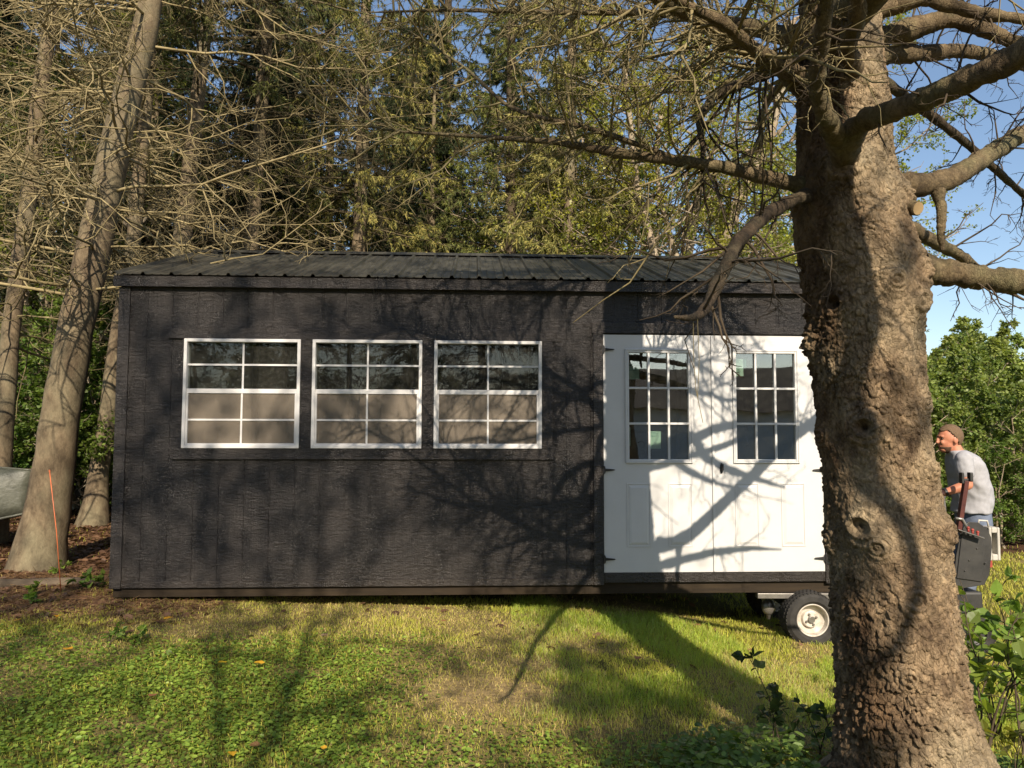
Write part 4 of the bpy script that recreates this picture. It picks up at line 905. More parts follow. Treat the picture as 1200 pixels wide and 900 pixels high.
for i, (x, y, s) in enumerate(((6.5, 13.6, .75), (7.5, 13.8, .85), (8.6, 13.4, .8), (9.8, 13.8, .95), (8.2, 15.6, 1.0), (9.7, 15.8, 1.05), (9.4, 18.2, 1.15), (11.2, 18.5, 1.2), (12.3, 20.5, 1.3), (14.2, 23, 1.4), (16.5, 27, 1.6), (13.5, 28, 1.65), (19, 31, 1.9))):
    put('B1', B1, x, y, s, BW, 'shrubs beyond the right lawn')
for i, (x, y, s) in enumerate(((-6.8, 11.8, 1.1), (-7.7, 11.8, 1.), (-8.9, 13.9, 1.2), (-7.4, 13.2, 1.3), (-6.35, 11.7, .9), (-8.4, 15.3, 1.4), (6.4, 12.9, .55), (8.0, 12.6, .6), (8.9, 13.1, .5), (5.2, 12.8, .6), (7.2, 12.7, .45))):
    put('B2', B2, x, y, s, 'low leafy bush' if x < 0 else 'knee-high bush at the lawn edge', 'low bushes at the wood edge')
RK = ('', ', the second one back', ', the third one back', ', the fourth one back', ', the fifth one back', ', the sixth one back') + tuple(', number %d counting back' % k for k in range(7, 30))
for (desc, w_), lst in placed.items():
    lst.sort(key=lambda q: q[0])
    if 'shrub' in desc: desc = 'leafy shrub'
    for k, (_, o) in enumerate(lst): o['label'] = desc + ' ' + w_ + (RK[k] if k or len(lst) == 1 else ', the nearest one there')
spruce('sapling_tree', (7.75, 12.4, float(gh(7.75, 12.4))), 1.0, .03, 61, 'thin bare pale stem at the edge of the right lawn', None, dead=(.5, .9, 4), green=(.8, 0), Lr=(.2, .3), n1=6, n2=2)

# trees behind the viewer: they shade the lawn and stand in the window reflections
GB = 'trees behind the viewer'
C1 = deciduous('deciduous_tree', (0, -8, 0), 12.5, .08, 71, '', None, nl=24, n3=2, leaf=.075, zc=(.3, 1.), cols=((.06, .10, .02), (.2, .24, .04)))
NB = ('to the left', 'straight', 'to the right', 'far right', 'far and central', 'far left', 'near left', 'far right and tall', 'low and left', 'low and central', 'low and right', 'low and far left', 'low and far right', 'leftmost of the near ones', 'low near the left one', 'far beyond the left ones', 'beside the leftmost', 'lowest at the left', 'second lowest', 'hindmost')
for i, (src, x, y, s) in enumerate(((C1, -3.0, -8.2, 1.), (C1, .6, -7.0, .92), (A3, 3.3, -10.5, .85), (A3, -5, -13.5, .9), (A3, 1.2, -17, 1.), (A1, -6, -16, 1.1), (C1, -6.4, -6.6, .85), (A3, -9.5, -12, .9), (B1, -6, -12, 1.3), (B1, -1.2, -14, 1.2), (A3, -13.5, -12, .9), (B1, -11, -14, 1.5), (A2, 17, -12, 1.2), (A2, -9, -8.5, 1.), (B1, -8.5, -6, 1.2), (A3, -1.6, -15, .9), (A2, -10.5, -4.5, .8), (B1, -6.2, -5.2, .7))):
    place(src, src is C1 and i == 0, x, y, s, i * 1.3, 'tree behind the viewer, ' + NB[i % len(NB)] + ', seen only by shade and reflection', GB)
house = empty('house', (12, -16, 0)); tag(house, 'white single-storey house behind the viewer, seen only in the door glass', 'house')
M['housewall'] = plain('white_clapboard', (.74, .74, .76), (.8, .8, .82), 3, .7, .2, .1, .004, stretch=(.3, .3, 20)); M['shingle'] = plain('brown_shingles', (.04, .03, .025), (.08, .06, .05), 9, .85, .2)
MB().box(-6, 7, -4, 2, -.1, 2.35).build('wall', M['housewall'], house)
MB().ngon([(x_, y_, z_) for x_ in (-6.4, 7.4) for y_, z_ in ((-4.5, 2.3), (-1, 4.1), (2.5, 2.3), (-1, 2.36))], [[0, 1, 2, 3], [7, 6, 5, 4], [1, 0, 4, 5], [2, 1, 5, 6], [3, 2, 6, 7], [0, 3, 7, 4]]).build('roof', M['shingle'], house)
for x_ in (-3.5, 3.2): MB().box(x_, x_ + 1.2, 2.004, 2.03, .9, 2.0).build('window', M['glass'], house)

# ------------------------------------------------------------------ small plants
def plant(name, px, py, Y, h, leaf, n, seed, label, cat='plant', stems=3, spread=.35, cols=((.10, .17, .03), (.26, .36, .06)), z=None, stemmat='darktwig', lean=(0, 0), on_ground=True, group=None):
    r = np.random.default_rng(seed); p = at(px, py, Y); g0 = float(gh(p[0], Y)); base = np.array((p[0], Y, g0)); t_ = empty(name, base); tag(t_, label, cat, group)
    a_ = r.uniform(0, 2 * pi, stems); d = nrm(np.stack([np.cos(a_) * spread + lean[0], np.sin(a_) * spread + lean[1], np.ones(stems)], -1))
    P = curves(np.zeros((stems, 3)) + r.normal(0, .01, (stems, 3)) * [1, 1, 0], d, r.uniform(.7, 1, stems) * h, 8, .1, 0, .1, r); b = MB(); v_, q_ = tubes(P, np.linspace(1, .3, 8)[None] * np.full((stems, 1), .002 + .004 * h), 5); b.add(v_, q_)
    pos, d, L1, i, tt = kids(P, np.full(stems, h), max(2, n // stems // 3), .2, 1., (40, 75), .4, (.15, .35), r); A = curves(pos, d, L1, 4, .1, 0, .1, r); v_, q_ = tubes(A, np.full((len(A), 4), .0012 + .001 * h), 4); b.add(v_, q_)
    b.build('stem', M[stemmat], t_, smooth=True)
    pos, d, _, i, tt = kids(A, L1, 5, .25, 1., (30, 80), .5, (1, 1), r); N = len(pos); s = leaf * r.uniform(.55, 1.15, N)[:, None]; d = nrm(d + np.array((0, 0, -.15)))
    up_ = nrm(np.array((0, 0, 1.)) + r.normal(0, .4, (N, 3))); sd = nrm(np.cross(d, up_)); nn = np.cross(sd, d)
    prof_ = ((0, 0, 0), (.22, .36, .05), (.5, .42, .07), (.78, .22, .03), (1.05, 0, -.08), (.78, -.22, .03), (.5, -.42, .07), (.22, -.36, .05)); mid = ((.3, 0, -.01), (.65, 0, -.02))
    V = np.stack([pos + d * s * a + sd * s * w + nn * s * c_ for a, w, c_ in prof_ + mid], 1).reshape(-1, 3); k = np.arange(N)[:, None] * 10
    Q = np.concatenate([k + np.array([[0, 1, 2, 8]]), k + np.array([[8, 2, 3, 9]]), k + np.array([[8, 6, 7, 0]]), k + np.array([[9, 5, 6, 8]])]); T = np.concatenate([k + np.array([[9, 3, 4]]), k + np.array([[9, 4, 5]])])
    u = np.repeat(r.random((N, 1)), 10, 0); MB().add(V, Q, T, col=np.array(cols[0]) * (1 - u) + np.array(cols[1]) * u).build('leaves', M['leaf'], t_)
    return t_
plant('weed_plant', 1150, 860, 3.75, 1.15, .085, 80, 1, 'tall broad-leaved weed growing against the right side of the big trunk', stems=4)
plant('weed_plant', 1200, 850, 3.9, 1.0, .08, 70, 2, 'broad-leaved weed cut by the right edge of the view', stems=4)
plant('weed_plant', 1145, 800, 4.6, 1.0, .065, 70, 3, 'leafy weed in front of the black machine panel', stems=4)
plant('weed_plant', 1180, 890, 3.3, .42, .055, 50, 4, 'low yellowish weed at the bottom right corner', stems=4, cols=((.12, .15, .02), (.3, .3, .05)))
plant('weed_plant', 1215, 800, 4.4, .6, .07, 50, 5, 'farther weed at the right edge, behind the cut-off one', stems=4)
plant('weed_plant', 1128, 790, 4.3, .8, .06, 60, 16, 'leafy weed hugging the trunk under the machine panel', stems=5, spread=.25)
plant('weed_plant', 1165, 800, 4.2, .75, .065, 60, 17, 'leafy weed between the trunk-side weeds and the edge one', stems=5, spread=.3)
plant('sapling_plant', 915, 858, 3.75, .5, .055, 36, 6, 'thin dark-leaved seedling standing on the lawn under the cart wheel', stems=2, spread=.15, cols=((.02, .035, .012), (.05, .08, .02)))
plant('sapling_plant', 962, 850, 3.8, .42, .05, 24, 7, 'small seedling touching the left side of the big trunk', stems=2, spread=.2, cols=((.03, .06, .015), (.09, .13, .03)))
plant('seedling_plant', 40, 700, 6.4, .16, .05, 24, 8, 'bright seedling left of the orange rod on the timber edge')
plant('seedling_plant', 100, 690, 6.6, .18, .07, 18, 9, 'broad pale-leaved seedling right of the orange rod')
plant('seedling_plant', 118, 678, 6.7, .22, .05, 14, 10, 'spindly seedling at the shed corner')
plant('seedling_plant', 42, 715, 6.1, .14, .05, 20, 11, 'small dark seedling at the left end of the bare strip')
plant('seedling_plant', 128, 770, 5.1, .16, .04, 36, 12, 'low leafy clump on the lawn below the shed corner', stems=5, spread=.8)
plant('seedling_plant', 158, 765, 5.15, .14, .04, 34, 13, 'second low leafy clump, right beside the first on the lawn', stems=5, spread=.8)
plant('seedling_plant', 205, 780, 4.9, .10, .04, 20, 14, 'tiny light green sprig right of the two leafy clumps', stems=4, spread=.9)
plant('seedling_plant', 70, 672, 7.35, .18, .04, 30, 15, 'green weeds at the foot of the thick leaning trunk', stems=5, spread=.8)

def fallen(px, py, col, size, label, seed):
    r = random.Random(seed); Y_ = 5.
    for _ in range(12): z_ = float(gh(at(px, py, Y_)[0], Y_)); p = at(px, py, Y_); Y_ *= (1.5 - z_) / (1.5 - p[2])
    p = at(px, py, Y_); b = MB(); c_, s_ = cos(r.uniform(0, 6)), sin(r.uniform(0, 6)); a = r.uniform(0, 6.28)
    prof_ = [(0, -.5), (.25, -.3), (.42, -.05), (.3, .25), (0, .6), (-.3, .25), (-.42, -.05), (-.25, -.3)]; V = [(0, 0, 0)] + [(size * (x * cos(a) - y * sin(a)), size * (x * sin(a) + y * cos(a)), size * (.15 * abs(x) + r.uniform(-.05, .15))) for x, y in prof_]
    b.add(V, None, [(0, i + 1, (i + 1) % 8 + 1) for i in range(8)], col=col); o = b.build('fallen_leaf', M['grassblade'], loc=(p[0], p[1], p[2] + .045)); tag(o, label, 'leaf', 'fallen leaves scattered on the lawn')
YL, BR = (.62, .36, .03), (.30, .15, .07)
for i, (px, py, c_, s_, lb) in enumerate(((198, 733, YL, .07, 'orange-yellow leaf on the grass below the first window'), (235, 756, BR, .06, 'small brown leaf right of the leafy clumps'), (68, 731, YL, .06, 'yellow leaf in the bare strip under the orange rod'), (20, 736, YL, .06, 'yellow leaf at the far left of the bare strip'),
        (262, 786, YL, .06, 'left one of two yellow leaves in the clover'), (304, 787, YL, .06, 'right one of two yellow leaves in the clover'), (180, 826, BR, .06, 'curled brown leaf in the dark clover'), (80, 770, YL, .07, 'dull yellow leaf near the left edge of the clover'), (299, 886, BR, .06, 'brown leaf at the bottom left of the lawn'), (380, 889, (.7, .35, .04), .04, 'bright orange leaf near the bottom edge'),
        (273, 896, YL, .05, 'yellow leaf on the bottom edge of the view'), (749, 779, BR, .06, 'brown leaf on the bright grass before the doors'), (520, 735, BR, .05, 'small brown leaf near the shed underside'), (818, 738, BR, .05, 'brown leaf near the wheel on the lawn'), (880, 768, BR, .05, 'brown leaf on the lit grass below the wheel'))):
    fallen(px, py, c_, s_, lb, i)

# ------------------------------------------------------------------ left side things
p = at(73, 690, 6.55); g0 = float(gh(p[0], 6.55)); top = at(58, 552, 6.5)
M['orange'] = plain('orange_fibreglass', (.52, .12, .045), (.62, .17, .06), 20, .4, .5, .05)
r_ = empty('marker_rod', (p[0], 6.55, g0)); tag(r_, 'thin leaning orange driveway marker rod left of the shed', 'marker rod')
L_ = top - np.array((p[0], 6.55, g0)); MB().tube([(0, 0, -.05), tuple(L_ * .5 + np.array((.008, 0, 0))), tuple(L_ * .985)], .0036, 8).build('rod', M['orange'], r_, smooth=True); MB().tube([tuple(L_ * .98), tuple(L_)], .006, 8).build('cap', M['orange'], r_)

M['weathered'] = plain('weathered_wood', (.08, .06, .04), (.15, .115, .08), 6, .85, .2, .5, .01, stretch=(.3, 3, 3))
a = at(-60, 700, 6.75); b_ = at(118, 688, 6.95); za = float(gh(a[0], 6.75)); zb = float(gh(b_[0], 6.95)); W = resample([(a[0], 6.75, za + .0, .055), ((a[0] + b_[0]) / 2, 6.82, (za + zb) / 2 + .005, .06), (b_[0], 6.95, zb + .0, .05)], 24)
tb = MB(); trunk_mesh(tb, W, 10, 3, 30, .1); tb.ng += [list(range(10))[::-1], list(range(290, 300))]; o = tb.build('edging_log', M['weathered'], smooth=True); tag(o, 'grey weathered log lying as edging at the foot of the leaning trunk', 'log')

# upturned aluminium boat at the left edge
m, t = mat('dull_aluminium'); v = coords(t); c = ramp(t, noise(t, v, 2.5, 6, .7), [(.3, (.028, .032, .022)), (.5, (.085, .088, .066)), (.62, (.05, .056, .038)), (.8, (.035, .045, .025))]); out(t, principled(t, c, .5, .5, bump(t, noise(t, v, 5, 6), .7, .03), 0)); M['alu'] = m
boat = empty('rowing_boat', (-6.95, 8.6, float(gh(-6.9, 8.6)) + .12), 0); tag(boat, 'dull silver boat lying upside down at the left edge behind the leaning trunk', 'boat')
ns, nc = 40, 21; V = []
for i in range(ns):
    s = i / (ns - 1); x = -1.9 + 3.5 * s; taper = 1 - max(0, (s - .45) / .55) ** 2.2; hw = .60 * max(taper, .02); hh = .80 - .08 * max(0, (s - .5) / .5) ** 2; z0 = .07 + .24 * max(0, (s - .45) / .55) ** 2
    for j in range(nc):
        a_ = pi * j / (nc - 1); ca, sa = cos(a_), sin(a_); V.append((x, hw * math.copysign(abs(ca) ** .7, ca), z0 + (hh - z0 + .05) * abs(sa) ** .8))
Q = [(i * nc + j, i * nc + j + 1, (i + 1) * nc + j + 1, (i + 1) * nc + j) for i in range(ns - 1) for j in range(nc - 1)]
o = MB().add(V, Q).build('hull', M['alu'], boat, smooth=True); so = o.modifiers.new('solid', 'SOLIDIFY'); so.thickness = .004
b = MB()
for sgn in (0, nc - 1): b.tube([V[i * nc + sgn] for i in range(ns)], .014, 8)
b.build('gunwale', M['alu'], boat, smooth=True)
for i_ in (8, 16, 24, 31): MB().tube([(q[0], q[1] * 1.004, q[2] + .003) for q in V[i_ * nc:(i_ + 1) * nc]], .007, 6).build('rib', M['alu'], boat, smooth=True)
b = MB(); b.tube([(q[0], q[1], q[2] + .006) for q in (V[i * nc + nc // 2] for i in range(ns))], .012, 6); b.build('keel', M['alu'], boat, smooth=True)
for x in (-1.2, .75): tag(MB().box(-.09, .09, -.5, .5, -.14, .075).build('support_block', M['weathered'], None, bevel=.008, loc=(boat.location.x + x, 8.6, boat.location.z)), 'weathered timber block holding up the boat, ' + ('far left end' if x < 0 else 'nearer the leaning trunk'), 'timber block')

# ------------------------------------------------------------------ shed mover (machine under and beside the shed)
M['rubber'] = plain('tyre_rubber', (.018, .017, .016), (.045, .042, .038), 9, .8, .3, .3, .003)
M['rim'] = plain('white_rim', (.34, .29, .23), (.66, .62, .56), 11, .5, .4, .15, .002)
M['red'] = plain('worn_red_paint', (.24, .035, .025), (.36, .07, .05), 12, .5, .4, .2)
M['darkred'] = plain('dark_red_steel', (.05, .014, .012), (.10, .03, .022), 12, .4, .5, .2)
M['panel'] = plain('dusty_black_panel', (.020, .020, .020), (.05, .048, .044), 6, .5, .4, .15)
M['greybox'] = plain('pale_grey_paint', (.38, .36, .32), (.5, .48, .43), 8, .55, .4, .2)
M['steel'] = plain('bare_steel', (.16, .15, .14), (.3, .28, .25), 12, .4, .5, .2, metal=.6)
mover = empty('shed_mover', (3.75, 6.35, -.29)); tag(mover, 'walk-behind shed mover with black panel, pale grey box and small white-rimmed wheels', 'shed mover')
ML = np.array((3.75, 6.35, -.29))
def tyre(cx, cy, cz, R_, wd, parent, rimmat='rim'):
    c_ = np.array((cx, cy, cz)) - ML; b = MB(); h_ = wd / 2
    pr = [(R_ * .58, -h_ * .80), (R_ * .70, -h_ * .98), (R_ * .86, -h_ * .95), (R_ * .96, -h_ * .80), (R_, -h_ * .5), (R_ * 1.005, 0), (R_, h_ * .5), (R_ * .96, h_ * .80), (R_ * .86, h_ * .95), (R_ * .70, h_ * .98), (R_ * .58, h_ * .80)]
    b.lathe(pr, 'y', c_, 64)
    for k in range(44):      # tread lugs
        for q, yy in enumerate((-.72, -.36, 0, .36, .72)):
            a_ = (k + .5 * (q % 2)) / 44 * 2 * pi; rr = R_ * (1.0 if abs(yy) < .5 else .975); ce = c_ + np.array((cos(a_) * rr, yy * h_, sin(a_) * rr)); ta = np.array((-sin(a_), 0, cos(a_)))
            b.bar(ce - ta * .009, ce + ta * .009, wd * .13, .007, up=(cos(a_), 0, sin(a_)))
    w = b.build('wheel', M['rubber'], parent)
    rb = MB(); rb.lathe([(R_ * .60, -h_ * .86), (R_ * .575, -h_ * .90), (R_ * .55, -h_ * .85), (R_ * .52, -h_ * .45), (R_ * .34, -h_ * .25), (R_ * .30, -h_ * .50), (R_ * .27, -h_ * .52), (R_ * .12, -h_ * .50), (R_ * .02, -h_ * .50), (R_ * .02, h_ * .3), (R_ * .5, h_ * .3), (R_ * .57, h_ * .85), (R_ * .60, h_ * .86)], 'y', c_, 48)
    rb.build('rim', M[rimmat], w, smooth=False, bevel=.002)
    nb = MB()
    for k in range(4): a_ = k * pi / 2 + .4; q_ = c_ + np.array((cos(a_) * R_ * .2, -h_ * .50, sin(a_) * R_ * .2)); nb.tube([q_, q_ + np.array((0, -.014, 0))], .010, 6)
    nb.build('lug_nuts', M['steel'], w)
    hb = MB(); hb.tube([c_ + np.array((0, -h_ * .49, 0)), c_ + np.array((0, -h_ * .66, 0))], R_ * .13, 14); hb.build('hub', M['steel'], w, bevel=.003)
    return w
tyre(2.475, 6.52, -.035, .222, .23, mover); tyre(2.475, 7.42, -.035, .222, .23, mover)
def loc(*p): return tuple(np.array(p) - ML)
b = MB(); b.bar(loc(2.475, 6.62, -.035), loc(2.475, 7.4, -.035), .05); b.bar(loc(2.1, 6.72, .12), loc(3.9, 6.72, .06), .07, .05); b.bar(loc(2.1, 7.25, .12), loc(3.9, 7.25, .06), .07, .05); b.bar(loc(2.475, 6.72, -.03), loc(2.475, 6.72, .1), .05); b.bar(loc(2.475, 7.25, -.03), loc(2.475, 7.25, .1), .05)
b.build('fork_frame', M['panel'], mover, bevel=.004)
MB().box(2.06 - ML[0], 2.70 - ML[0], 6.53 - ML[1], 6.60 - ML[1], .118 - ML[2], .160 - ML[2]).build('lift_plate', M['steel'], mover, bevel=.003)
b = MB(); b.ball(loc(2.22, 6.75, .0), (.06, .05, .07)); b.tube([loc(2.22, 6.75, .12), loc(2.22, 6.75, -.1)], .02, 10); b.build('wheel_bracket', M['steel'], mover, smooth=True)
tyre(3.74, 6.36, -.12, .17, .12, mover, 'panel'); tyre(3.62, 7.15, -.13, .16, .14, mover, 'panel')
# body, panel and controls, measured against the photo at Y = 6.3
def mp(px, py, Y_=6.3): return at(px, py, Y_) - ML
b = MB(); b.box(-.34, .10, .02, .55, .10, .50); b.build('engine_body', M['panel'], mover, bevel=.02)
pn = [(1117, 690), (1154, 684), (1160, 672), (1163, 640), (1162, 628), (1157, 618), (1147, 611), (1136, 610), (1131, 614), (1126, 624), (1121, 650)]
MB().prism([(mp(x, y)[0], mp(x, y)[2]) for x, y in pn], -.05, -.036).build('side_panel', M['panel'], mover, bevel=.003)
b = MB(); pn2 = [(1121, 676), (1150, 680), (1154, 640), (1152, 627), (1127, 622)]
b.prism([(mp(x, y)[0], mp(x, y)[2]) for x, y in pn2], -.062, -.052)
for x, y in ((1135, 655), (1144, 641), (1154, 658), (1130, 667)): q = mp(x, y); b.tube([(q[0], -.07, q[2]), (q[0], -.062, q[2])], .007, 8)
b.build('inner_plate', M['panel'], mover, bevel=.003)
# pale grey holder with a tall slot and handle
def frame_slot(parent):
    x0, z1 = mp(1161, 617)[0], mp(1161, 617)[2]; x1 = mp(1174, 620)[0]; z0 = mp(1170, 656)[2]; b = MB(); w = .022
    b.box(x0, x0 + w, -.03, .10, z0, z1); b.box(x1 - w, x1, -.03, .10, z0, z1); b.box(x0 + w, x1 - w, -.03, .10, z0, z0 + .05); b.box(x0 + w, x1 - w, -.03, .10, z1 - .045, z1); b.box(x0 + w, x1 - w, .05, .10, z0 + .05, z1 - .045)
    o = b.build('weight_box', M['greybox'], parent, bevel=.008)
    h = MB(); xa, xb = mp(1151, 612)[0], mp(1163, 612)[0]; zt = mp(1155, 609)[2]; h.tube([(xa, 0, zt - .03), (xa + .006, 0, zt), (xb - .01, 0, zt - .005), (xb, 0, z1 + .0)], .008, 8); h.build('carry_handle', M['greybox'], o, smooth=True)
    q = mp(1162, 660); MB().box(q[0] - .035, q[0] + .03, -.02, .09, q[2] - .03, q[2] + .027).build('mount_block', M['red'], parent, bevel=.004)
frame_slot(mover)
b = MB(); a0, a1 = mp(1123, 622, 6.28), mp(1132, 562, 6.28); b.bar(a0, a1, .045, .035); b.build('control_post', M['darkred'], mover, bevel=.004)
b = MB(); q = mp(1132, 558, 6.28); b.box(q[0] - .042, q[0] - .022, q[1] - .02, q[1] + .03, q[2] - .05, q[2] + .04); b.box(q[0] + .025, q[0] + .05, q[1] - .02, q[1] + .03, q[2] - .035, q[2] + .04); b.box(q[0] - .022, q[0] + .025, q[1] + .0, q[1] + .02, q[2] - .03, q[2] - .01)
b.build('post_yoke', M['panel'], mover, bevel=.006)
b = MB(); b.bar(mp(1122, 619, 6.24), mp(1152, 629, 6.24), .05, .008); b.build('valve_plate', M['steel'], mover, bevel=.002)
for x, y in ((1135, 619), (1140, 621.5), (1146, 624)): q = mp(x, y, 6.24); MB().tube([q + (0, 0, -.02), q + (0, 0, .008)], .009, 8).ball(q + (0, 0, .012), .013, 10, 6).build('lever_knob', M['red'], mover, smooth=True)
b = MB(); b.tube([mp(1120, 606, 6.25), mp(1128, 607, 6.25), mp(1132, 614, 6.25), mp(1135, 620, 6.25)], .012, 8); b.build('hydraulic_hose', M['steel'], mover, smooth=True)
b = MB(); b.tube([mp(1090, 583, 6.45), mp(1108, 581, 6.45)], .008, 8); b.tube([mp(1106, 581, 6.45), mp(1108, 600, 6.4), mp(1114, 612, 6.35)], .01, 8); b.build('steering_handle', M['steel'], mover, smooth=True)
q = mp(1118, 668); MB().prism([(q[0] - .06, q[2] - .06), (q[0] + .015, q[2] - .06), (q[0] + .0, q[2] + .06), (q[0] - .03, q[2] + .07)], -.04, .1).build('red_bracket', M['red'], mover, bevel=.004)

# ------------------------------------------------------------------ the man at the controls
def remeshed(b, name, mt, parent, vox, smooth_it=6, loc=None):
    me = b.mesh(name); o = bpy.data.objects.new(name, me); COL.objects.link(o)
    md = o.modifiers.new('r', 'REMESH'); md.mode = 'VOXEL'; md.voxel_size = vox; md.use_smooth_shade = True
    s_ = o.modifiers.new('s', 'SMOOTH'); s_.iterations = smooth_it; s_.factor = .5
    dg = bpy.context.evaluated_depsgraph_get(); me2 = bpy.data.meshes.new_from_object(o.evaluated_get(dg), depsgraph=dg)
    bpy.data.objects.remove(o); me2.name = name; me2.materials.clear(); me2.materials.append(mt)
    o = bpy.data.objects.new(name, me2); COL.objects.link(o); o.parent = parent; return o
man = empty('person', (4.02, 6.72, float(gh(4.02, 6.72))), 0)
tag(man, 'man in grey t-shirt and blue jeans leaning at the machine controls', 'person')
mz = man.location.z; MO = np.array((4.02, 6.72, mz))
def J(px, py, dy=0.): return at(px, py, 6.72 + dy) - MO
def chain(b, pts, flat=1.):
    """tapered limb through joints (pos, radius)"""
    for (p0, r0), (p1, r1) in zip(pts[:-1], pts[1:]):
        p0 = np.array(p0); p1 = np.array(p1); n = 7
        b.tube([p0 + (p1 - p0) * k / n for k in range(n + 1)], [r0 + (r1 - r0) * k / n for k in range(n + 1)], 14)
    for p0, r0 in pts: b.ball(p0, r0 * .995, 14, 10)
def torso(b, secs):
    """elliptic sections: centre(x,y,z), half depth x, half width y"""
    n = 24; V = []
    for c_, rx, ry in secs:
        for k in range(n): a_ = 2 * pi * k / n; V.append((c_[0] + rx * cos(a_), c_[1] + ry * sin(a_), c_[2]))
    Q = [(i * n + j, i * n + (j + 1) % n, (i + 1) * n + (j + 1) % n, (i + 1) * n + j) for i in range(len(secs) - 1) for j in range(n)]
    b.add(V, Q); m0 = b.n - len(V); b.ng += [[m0 + k for k in range(n)][::-1], [b.n - n + k for k in range(n)]]
hip = J(1141, 612); sho = J(1126, 537); neck = J(1118, 525); head = J(1112, 513)
skin = MB()
# head: skull, face, jaw, nose, brow, ears
skin.ball(head + (.008, 0, .018), (.098, .077, .100), 24, 16); skin.ball(head + (-.022, 0, -.028), (.070, .062, .088), 20, 14); skin.ball(head + (-.045, 0, -.088), (.042, .043, .032), 16, 10)
skin.ball(head + (-.098, 0, -.014), (.014, .012, .024), 10, 8); skin.ball(head + (-.104, 0, -.030), (.014, .015, .012), 10, 8); skin.ball(head + (-.078, 0, .022), (.020, .052, .012), 12, 8)
skin.ball(head + (-.082, 0, -.056), (.012, .024, .007), 10, 6); skin.ball(head + (-.080, 0, -.068), (.012, .022, .008), 10, 6)
for s in (-1, 1): skin.ball(head + (.015, s * .079, -.012), (.022, .009, .033), 10, 8); skin.ball(head + (-.070, s * .030, -.030), (.022, .018, .022), 10, 8)
chain(skin, [(neck + (.02, 0, -.03), .062), (neck + (.0, 0, .02), .055), (head + (.015, 0, -.03), .052)])
torso(skin, [((hip[0], 0, hip[2] - .10), .10, .15), ((hip[0], 0, hip[2]), .115, .165), ((hip[0] - .01, 0, hip[2] + .15), .11, .15), ((hip[0] - .03, 0, hip[2] + .32), .12, .17), ((sho[0] + .01, 0, sho[2]), .10, .17), ((neck[0] + .02, 0, neck[2] - .03), .06, .08)])
def hand(wr, fw, up):
    wr = np.array(wr); fw = np.array(fw, float); fw /= np.linalg.norm(fw); up = np.array(up, float); sd = np.cross(fw, up); sd /= np.linalg.norm(sd); up = np.cross(sd, fw)
    pc = wr + fw * .05; 
    for q in (-1, -.33, .33, 1): chain(skin, [(wr + sd * q * .018, .017), (wr + fw * .085 + sd * q * .030, .0135)])
    for q, l in ((-1, .062), (-.33, .075), (.33, .080), (1, .070)):
        k0 = wr + fw * .088 + sd * q * .031; k1 = k0 + fw * l * .35 - up * l * .25; k2 = k1 - up * l * .42 + fw * .004; k3 = k2 - fw * l * .30 - up * .004
        chain(skin, [(k0, .0105), (k1, .0095), (k2, .0088), (k3, .008)])
    t0 = wr + fw * .025 + sd * .03; t1 = t0 + sd * .026 + fw * .028 - up * .018; t2 = t1 + fw * .024 - up * .026; chain(skin, [(t0, .014), (t1, .0115), (t2, .009)])
# near arm (his left): shoulder, elbow, wrist; far arm similar
Ls, Le, Lw = J(1128, 536, -.19), J(1134, 567, -.24), J(1104, 577, -.20)
Rs, Re, Rw = J(1126, 537, .19), J(1128, 570, .24), J(1098, 577, .16)
for s_, e_, w_ in ((Ls, Le, Lw), (Rs, Re, Rw)):
    chain(skin, [(s_, .056), (s_ * .5 + e_ * .5, .050), (e_, .042), (e_ * .6 + w_ * .4, .040), (w_, .026)]); hand(w_, (-1, 0, -.05), (0, 0, 1))
LEG = {}
for s in (-1, 1):
    h0 = hip + (0, s * .09, -.05); kx = hip[0] + (-.15 if s < 0 else -.08); kn = np.array((kx, s * .11, .50)); an_ = np.array((kx + .03, s * .12, .09)); LEG[s] = (h0, kn, an_)
    chain(skin, [(h0, .092), (kn, .060), (kn + (0.01, 0, -.14), .056), (an_, .040)]); 
body = remeshed(skin, 'body', None, man, .0065, 4)
m, t = mat('sunburnt_skin'); v = coords(t); c = ramp(t, noise(t, v, 14, 4), [(.3, (.40, .15, .085)), (.7, (.52, .23, .14))]); out(t, principled(t, c, .5, .4, bump(t, noise(t, v, 90, 3), .1, .002))); body.data.materials[0] = m
# beard and hair
b = MB(); b.ball(head + (.018, 0, .034), (.098, .083, .094), 24, 16); hb_ = MB()
m, t = mat('short_brown_hair'); v = coords(t, (150, 150, 60)); c = ramp(t, noise(t, v, 3, 5, .7), [(.3, (.07, .043, .025)), (.7, (.24, .155, .09))]); out(t, principled(t, c, .7, .3, bump(t, noise(t, v, 8, 4), .8, .006))); M['hair'] = m; M['stubble'] = plain('dark_stubble', (.06, .035, .022), (.12, .07, .045), 90, .8, .2, .5)
def cap_mesh(keep, cen, rad):
    """partial ellipsoid shell that keeps only the directions wanted"""
    nu, nv = 56, 40; V, Q = [], []
    for i in range(nv + 1):
        for j in range(nu):
            th, ph = pi * i / nv, 2 * pi * j / nu; d = np.array((sin(th) * cos(ph), sin(th) * sin(ph), cos(th))); rr = np.array(rad) * (1 + .03 * mn.noise(Vector(d * 9)) + .02 * mn.noise(Vector(d * 25)))
            V.append(np.array(cen) + d * rr)
    for i in range(nv):
        for j in range(nu):
            th, ph = pi * (i + .5) / nv, 2 * pi * (j + .5) / nu; d = (sin(th) * cos(ph), sin(th) * sin(ph), cos(th))
            if keep(d): Q.append((i * nu + j, (i + 1) * nu + j, (i + 1) * nu + (j + 1) % nu, i * nu + (j + 1) % nu))
    return MB().add(V, Q)
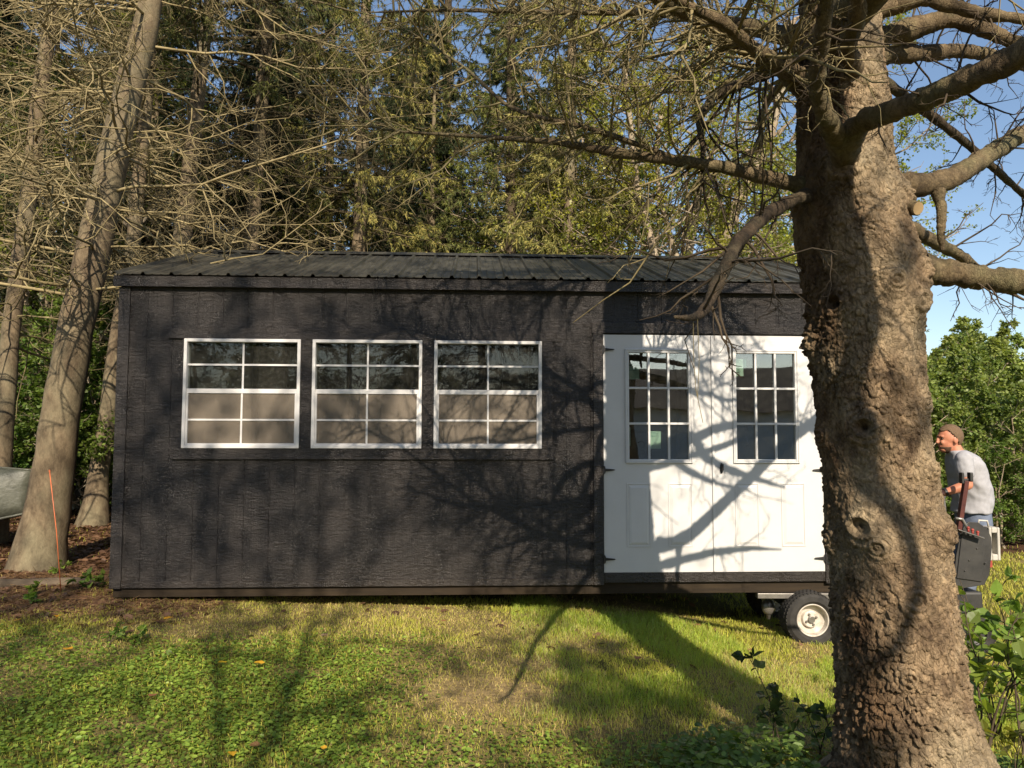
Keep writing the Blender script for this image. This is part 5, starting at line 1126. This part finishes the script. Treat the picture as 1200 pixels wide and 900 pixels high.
hc = head + (.012, 0, .022)
o = cap_mesh(lambda d: d[2] + .16 * mn.noise(Vector(d) * 7) > (.50 if d[0] < -.5 else (.50 - (d[0] + .5) * 1.1 if d[0] < .05 else -.22 - (d[0] - .05) * 1.2)), hc, (.104, .083, .103)).build('hair', M['hair'], man, smooth=True); so = o.modifiers.new('s', 'SOLIDIFY'); so.thickness = .008; so.offset = 0
o = cap_mesh(lambda d: d[2] < -.42 and d[0] < .15 and (abs(d[1]) > .22 or d[2] < -.66), head + (-.026, 0, -.028), (.073, .067, .096)).build('beard', M['stubble'], man, smooth=True); so = o.modifiers.new('s', 'SOLIDIFY'); so.thickness = .008; so.offset = -1
M['eye'] = plain('dark_eye', (.02, .015, .01), None, 9, .2, .6)
for s in (-1, 1): MB().ball(head + (-.076, s * .033, .002), (.012, .013, .009), 10, 8).build('eye', M['eye'], man, smooth=True)
# t-shirt
b = MB(); hem = J(1138, 599)
torso(b, [((hem[0], 0, hem[2]), .150, .195), ((hem[0] + .005, 0, hem[2] + .05), .148, .190), ((hip[0] + .005, 0, hip[2] + .2), .152, .190), ((hip[0] - .02, 0, hip[2] + .32), .150, .205), ((sho[0] + .03, 0, sho[2] - .03), .135, .205), ((sho[0] + .015, 0, sho[2] + .03), .112, .175), ((neck[0] + .022, 0, neck[2] - .012), .068, .075)])
for s_, e_ in ((Ls, Le), (Rs, Re)): chain(b, [(s_ + (.01, 0, -.005), .075), (s_ * .45 + e_ * .55, .070)])
sh = remeshed(b, 'shirt', None, man, .008, 6)
me = sh.data
for vt in me.vertices:
    q = vt.co; n_ = mn.noise(Vector((q.x * 5, q.y * 6, q.z * 13 + q.x * 9))) * .012 + mn.noise(q * 26) * .004; vt.co = q + vt.normal * n_
M['shirt'] = plain('grey_cotton', (.31, .31, .33), (.37, .37, .39), 30, .9, .1, .15, .002); me.materials[0] = M['shirt']
b = MB(); torso(b, [((hip[0], 0, hip[2] - .11), .125, .175), ((hip[0], 0, hip[2]), .132, .178), ((hip[0] - .003, 0, hem[2] + .04), .125, .17)])
for s in (-1, 1): h0, kn, an_ = LEG[s]; chain(b, [(h0, .100), (kn, .075), (kn + (.01, 0, -.14), .072), (an_ + (0, 0, .0), .066)])
jn = remeshed(b, 'jeans', None, man, .009, 5); M['denim'] = plain('blue_denim', (.10, .125, .18), (.16, .19, .26), 25, .9, .15, .3, .003); jn.data.materials[0] = M['denim']
for s in (-1, 1):
    an_ = LEG[s][2]; b = MB(); b.ball((an_[0], an_[1], .07), (.06, .048, .06)); b.ball((an_[0] - .10, an_[1], .045), (.10, .048, .042)); b.ball((an_[0] + .02, an_[1], .03), (.055, .042, .03)); remeshed(b, 'boot', M['panel'], man, .008, 4)
b = MB(); w_ = Lw * .85 + Le * .15; ax = nrm((Le - Lw)[None])[0]; b.tube([w_ - ax * .011, w_ + ax * .011], .034, 16); b.build('wristwatch', M['black'], man)
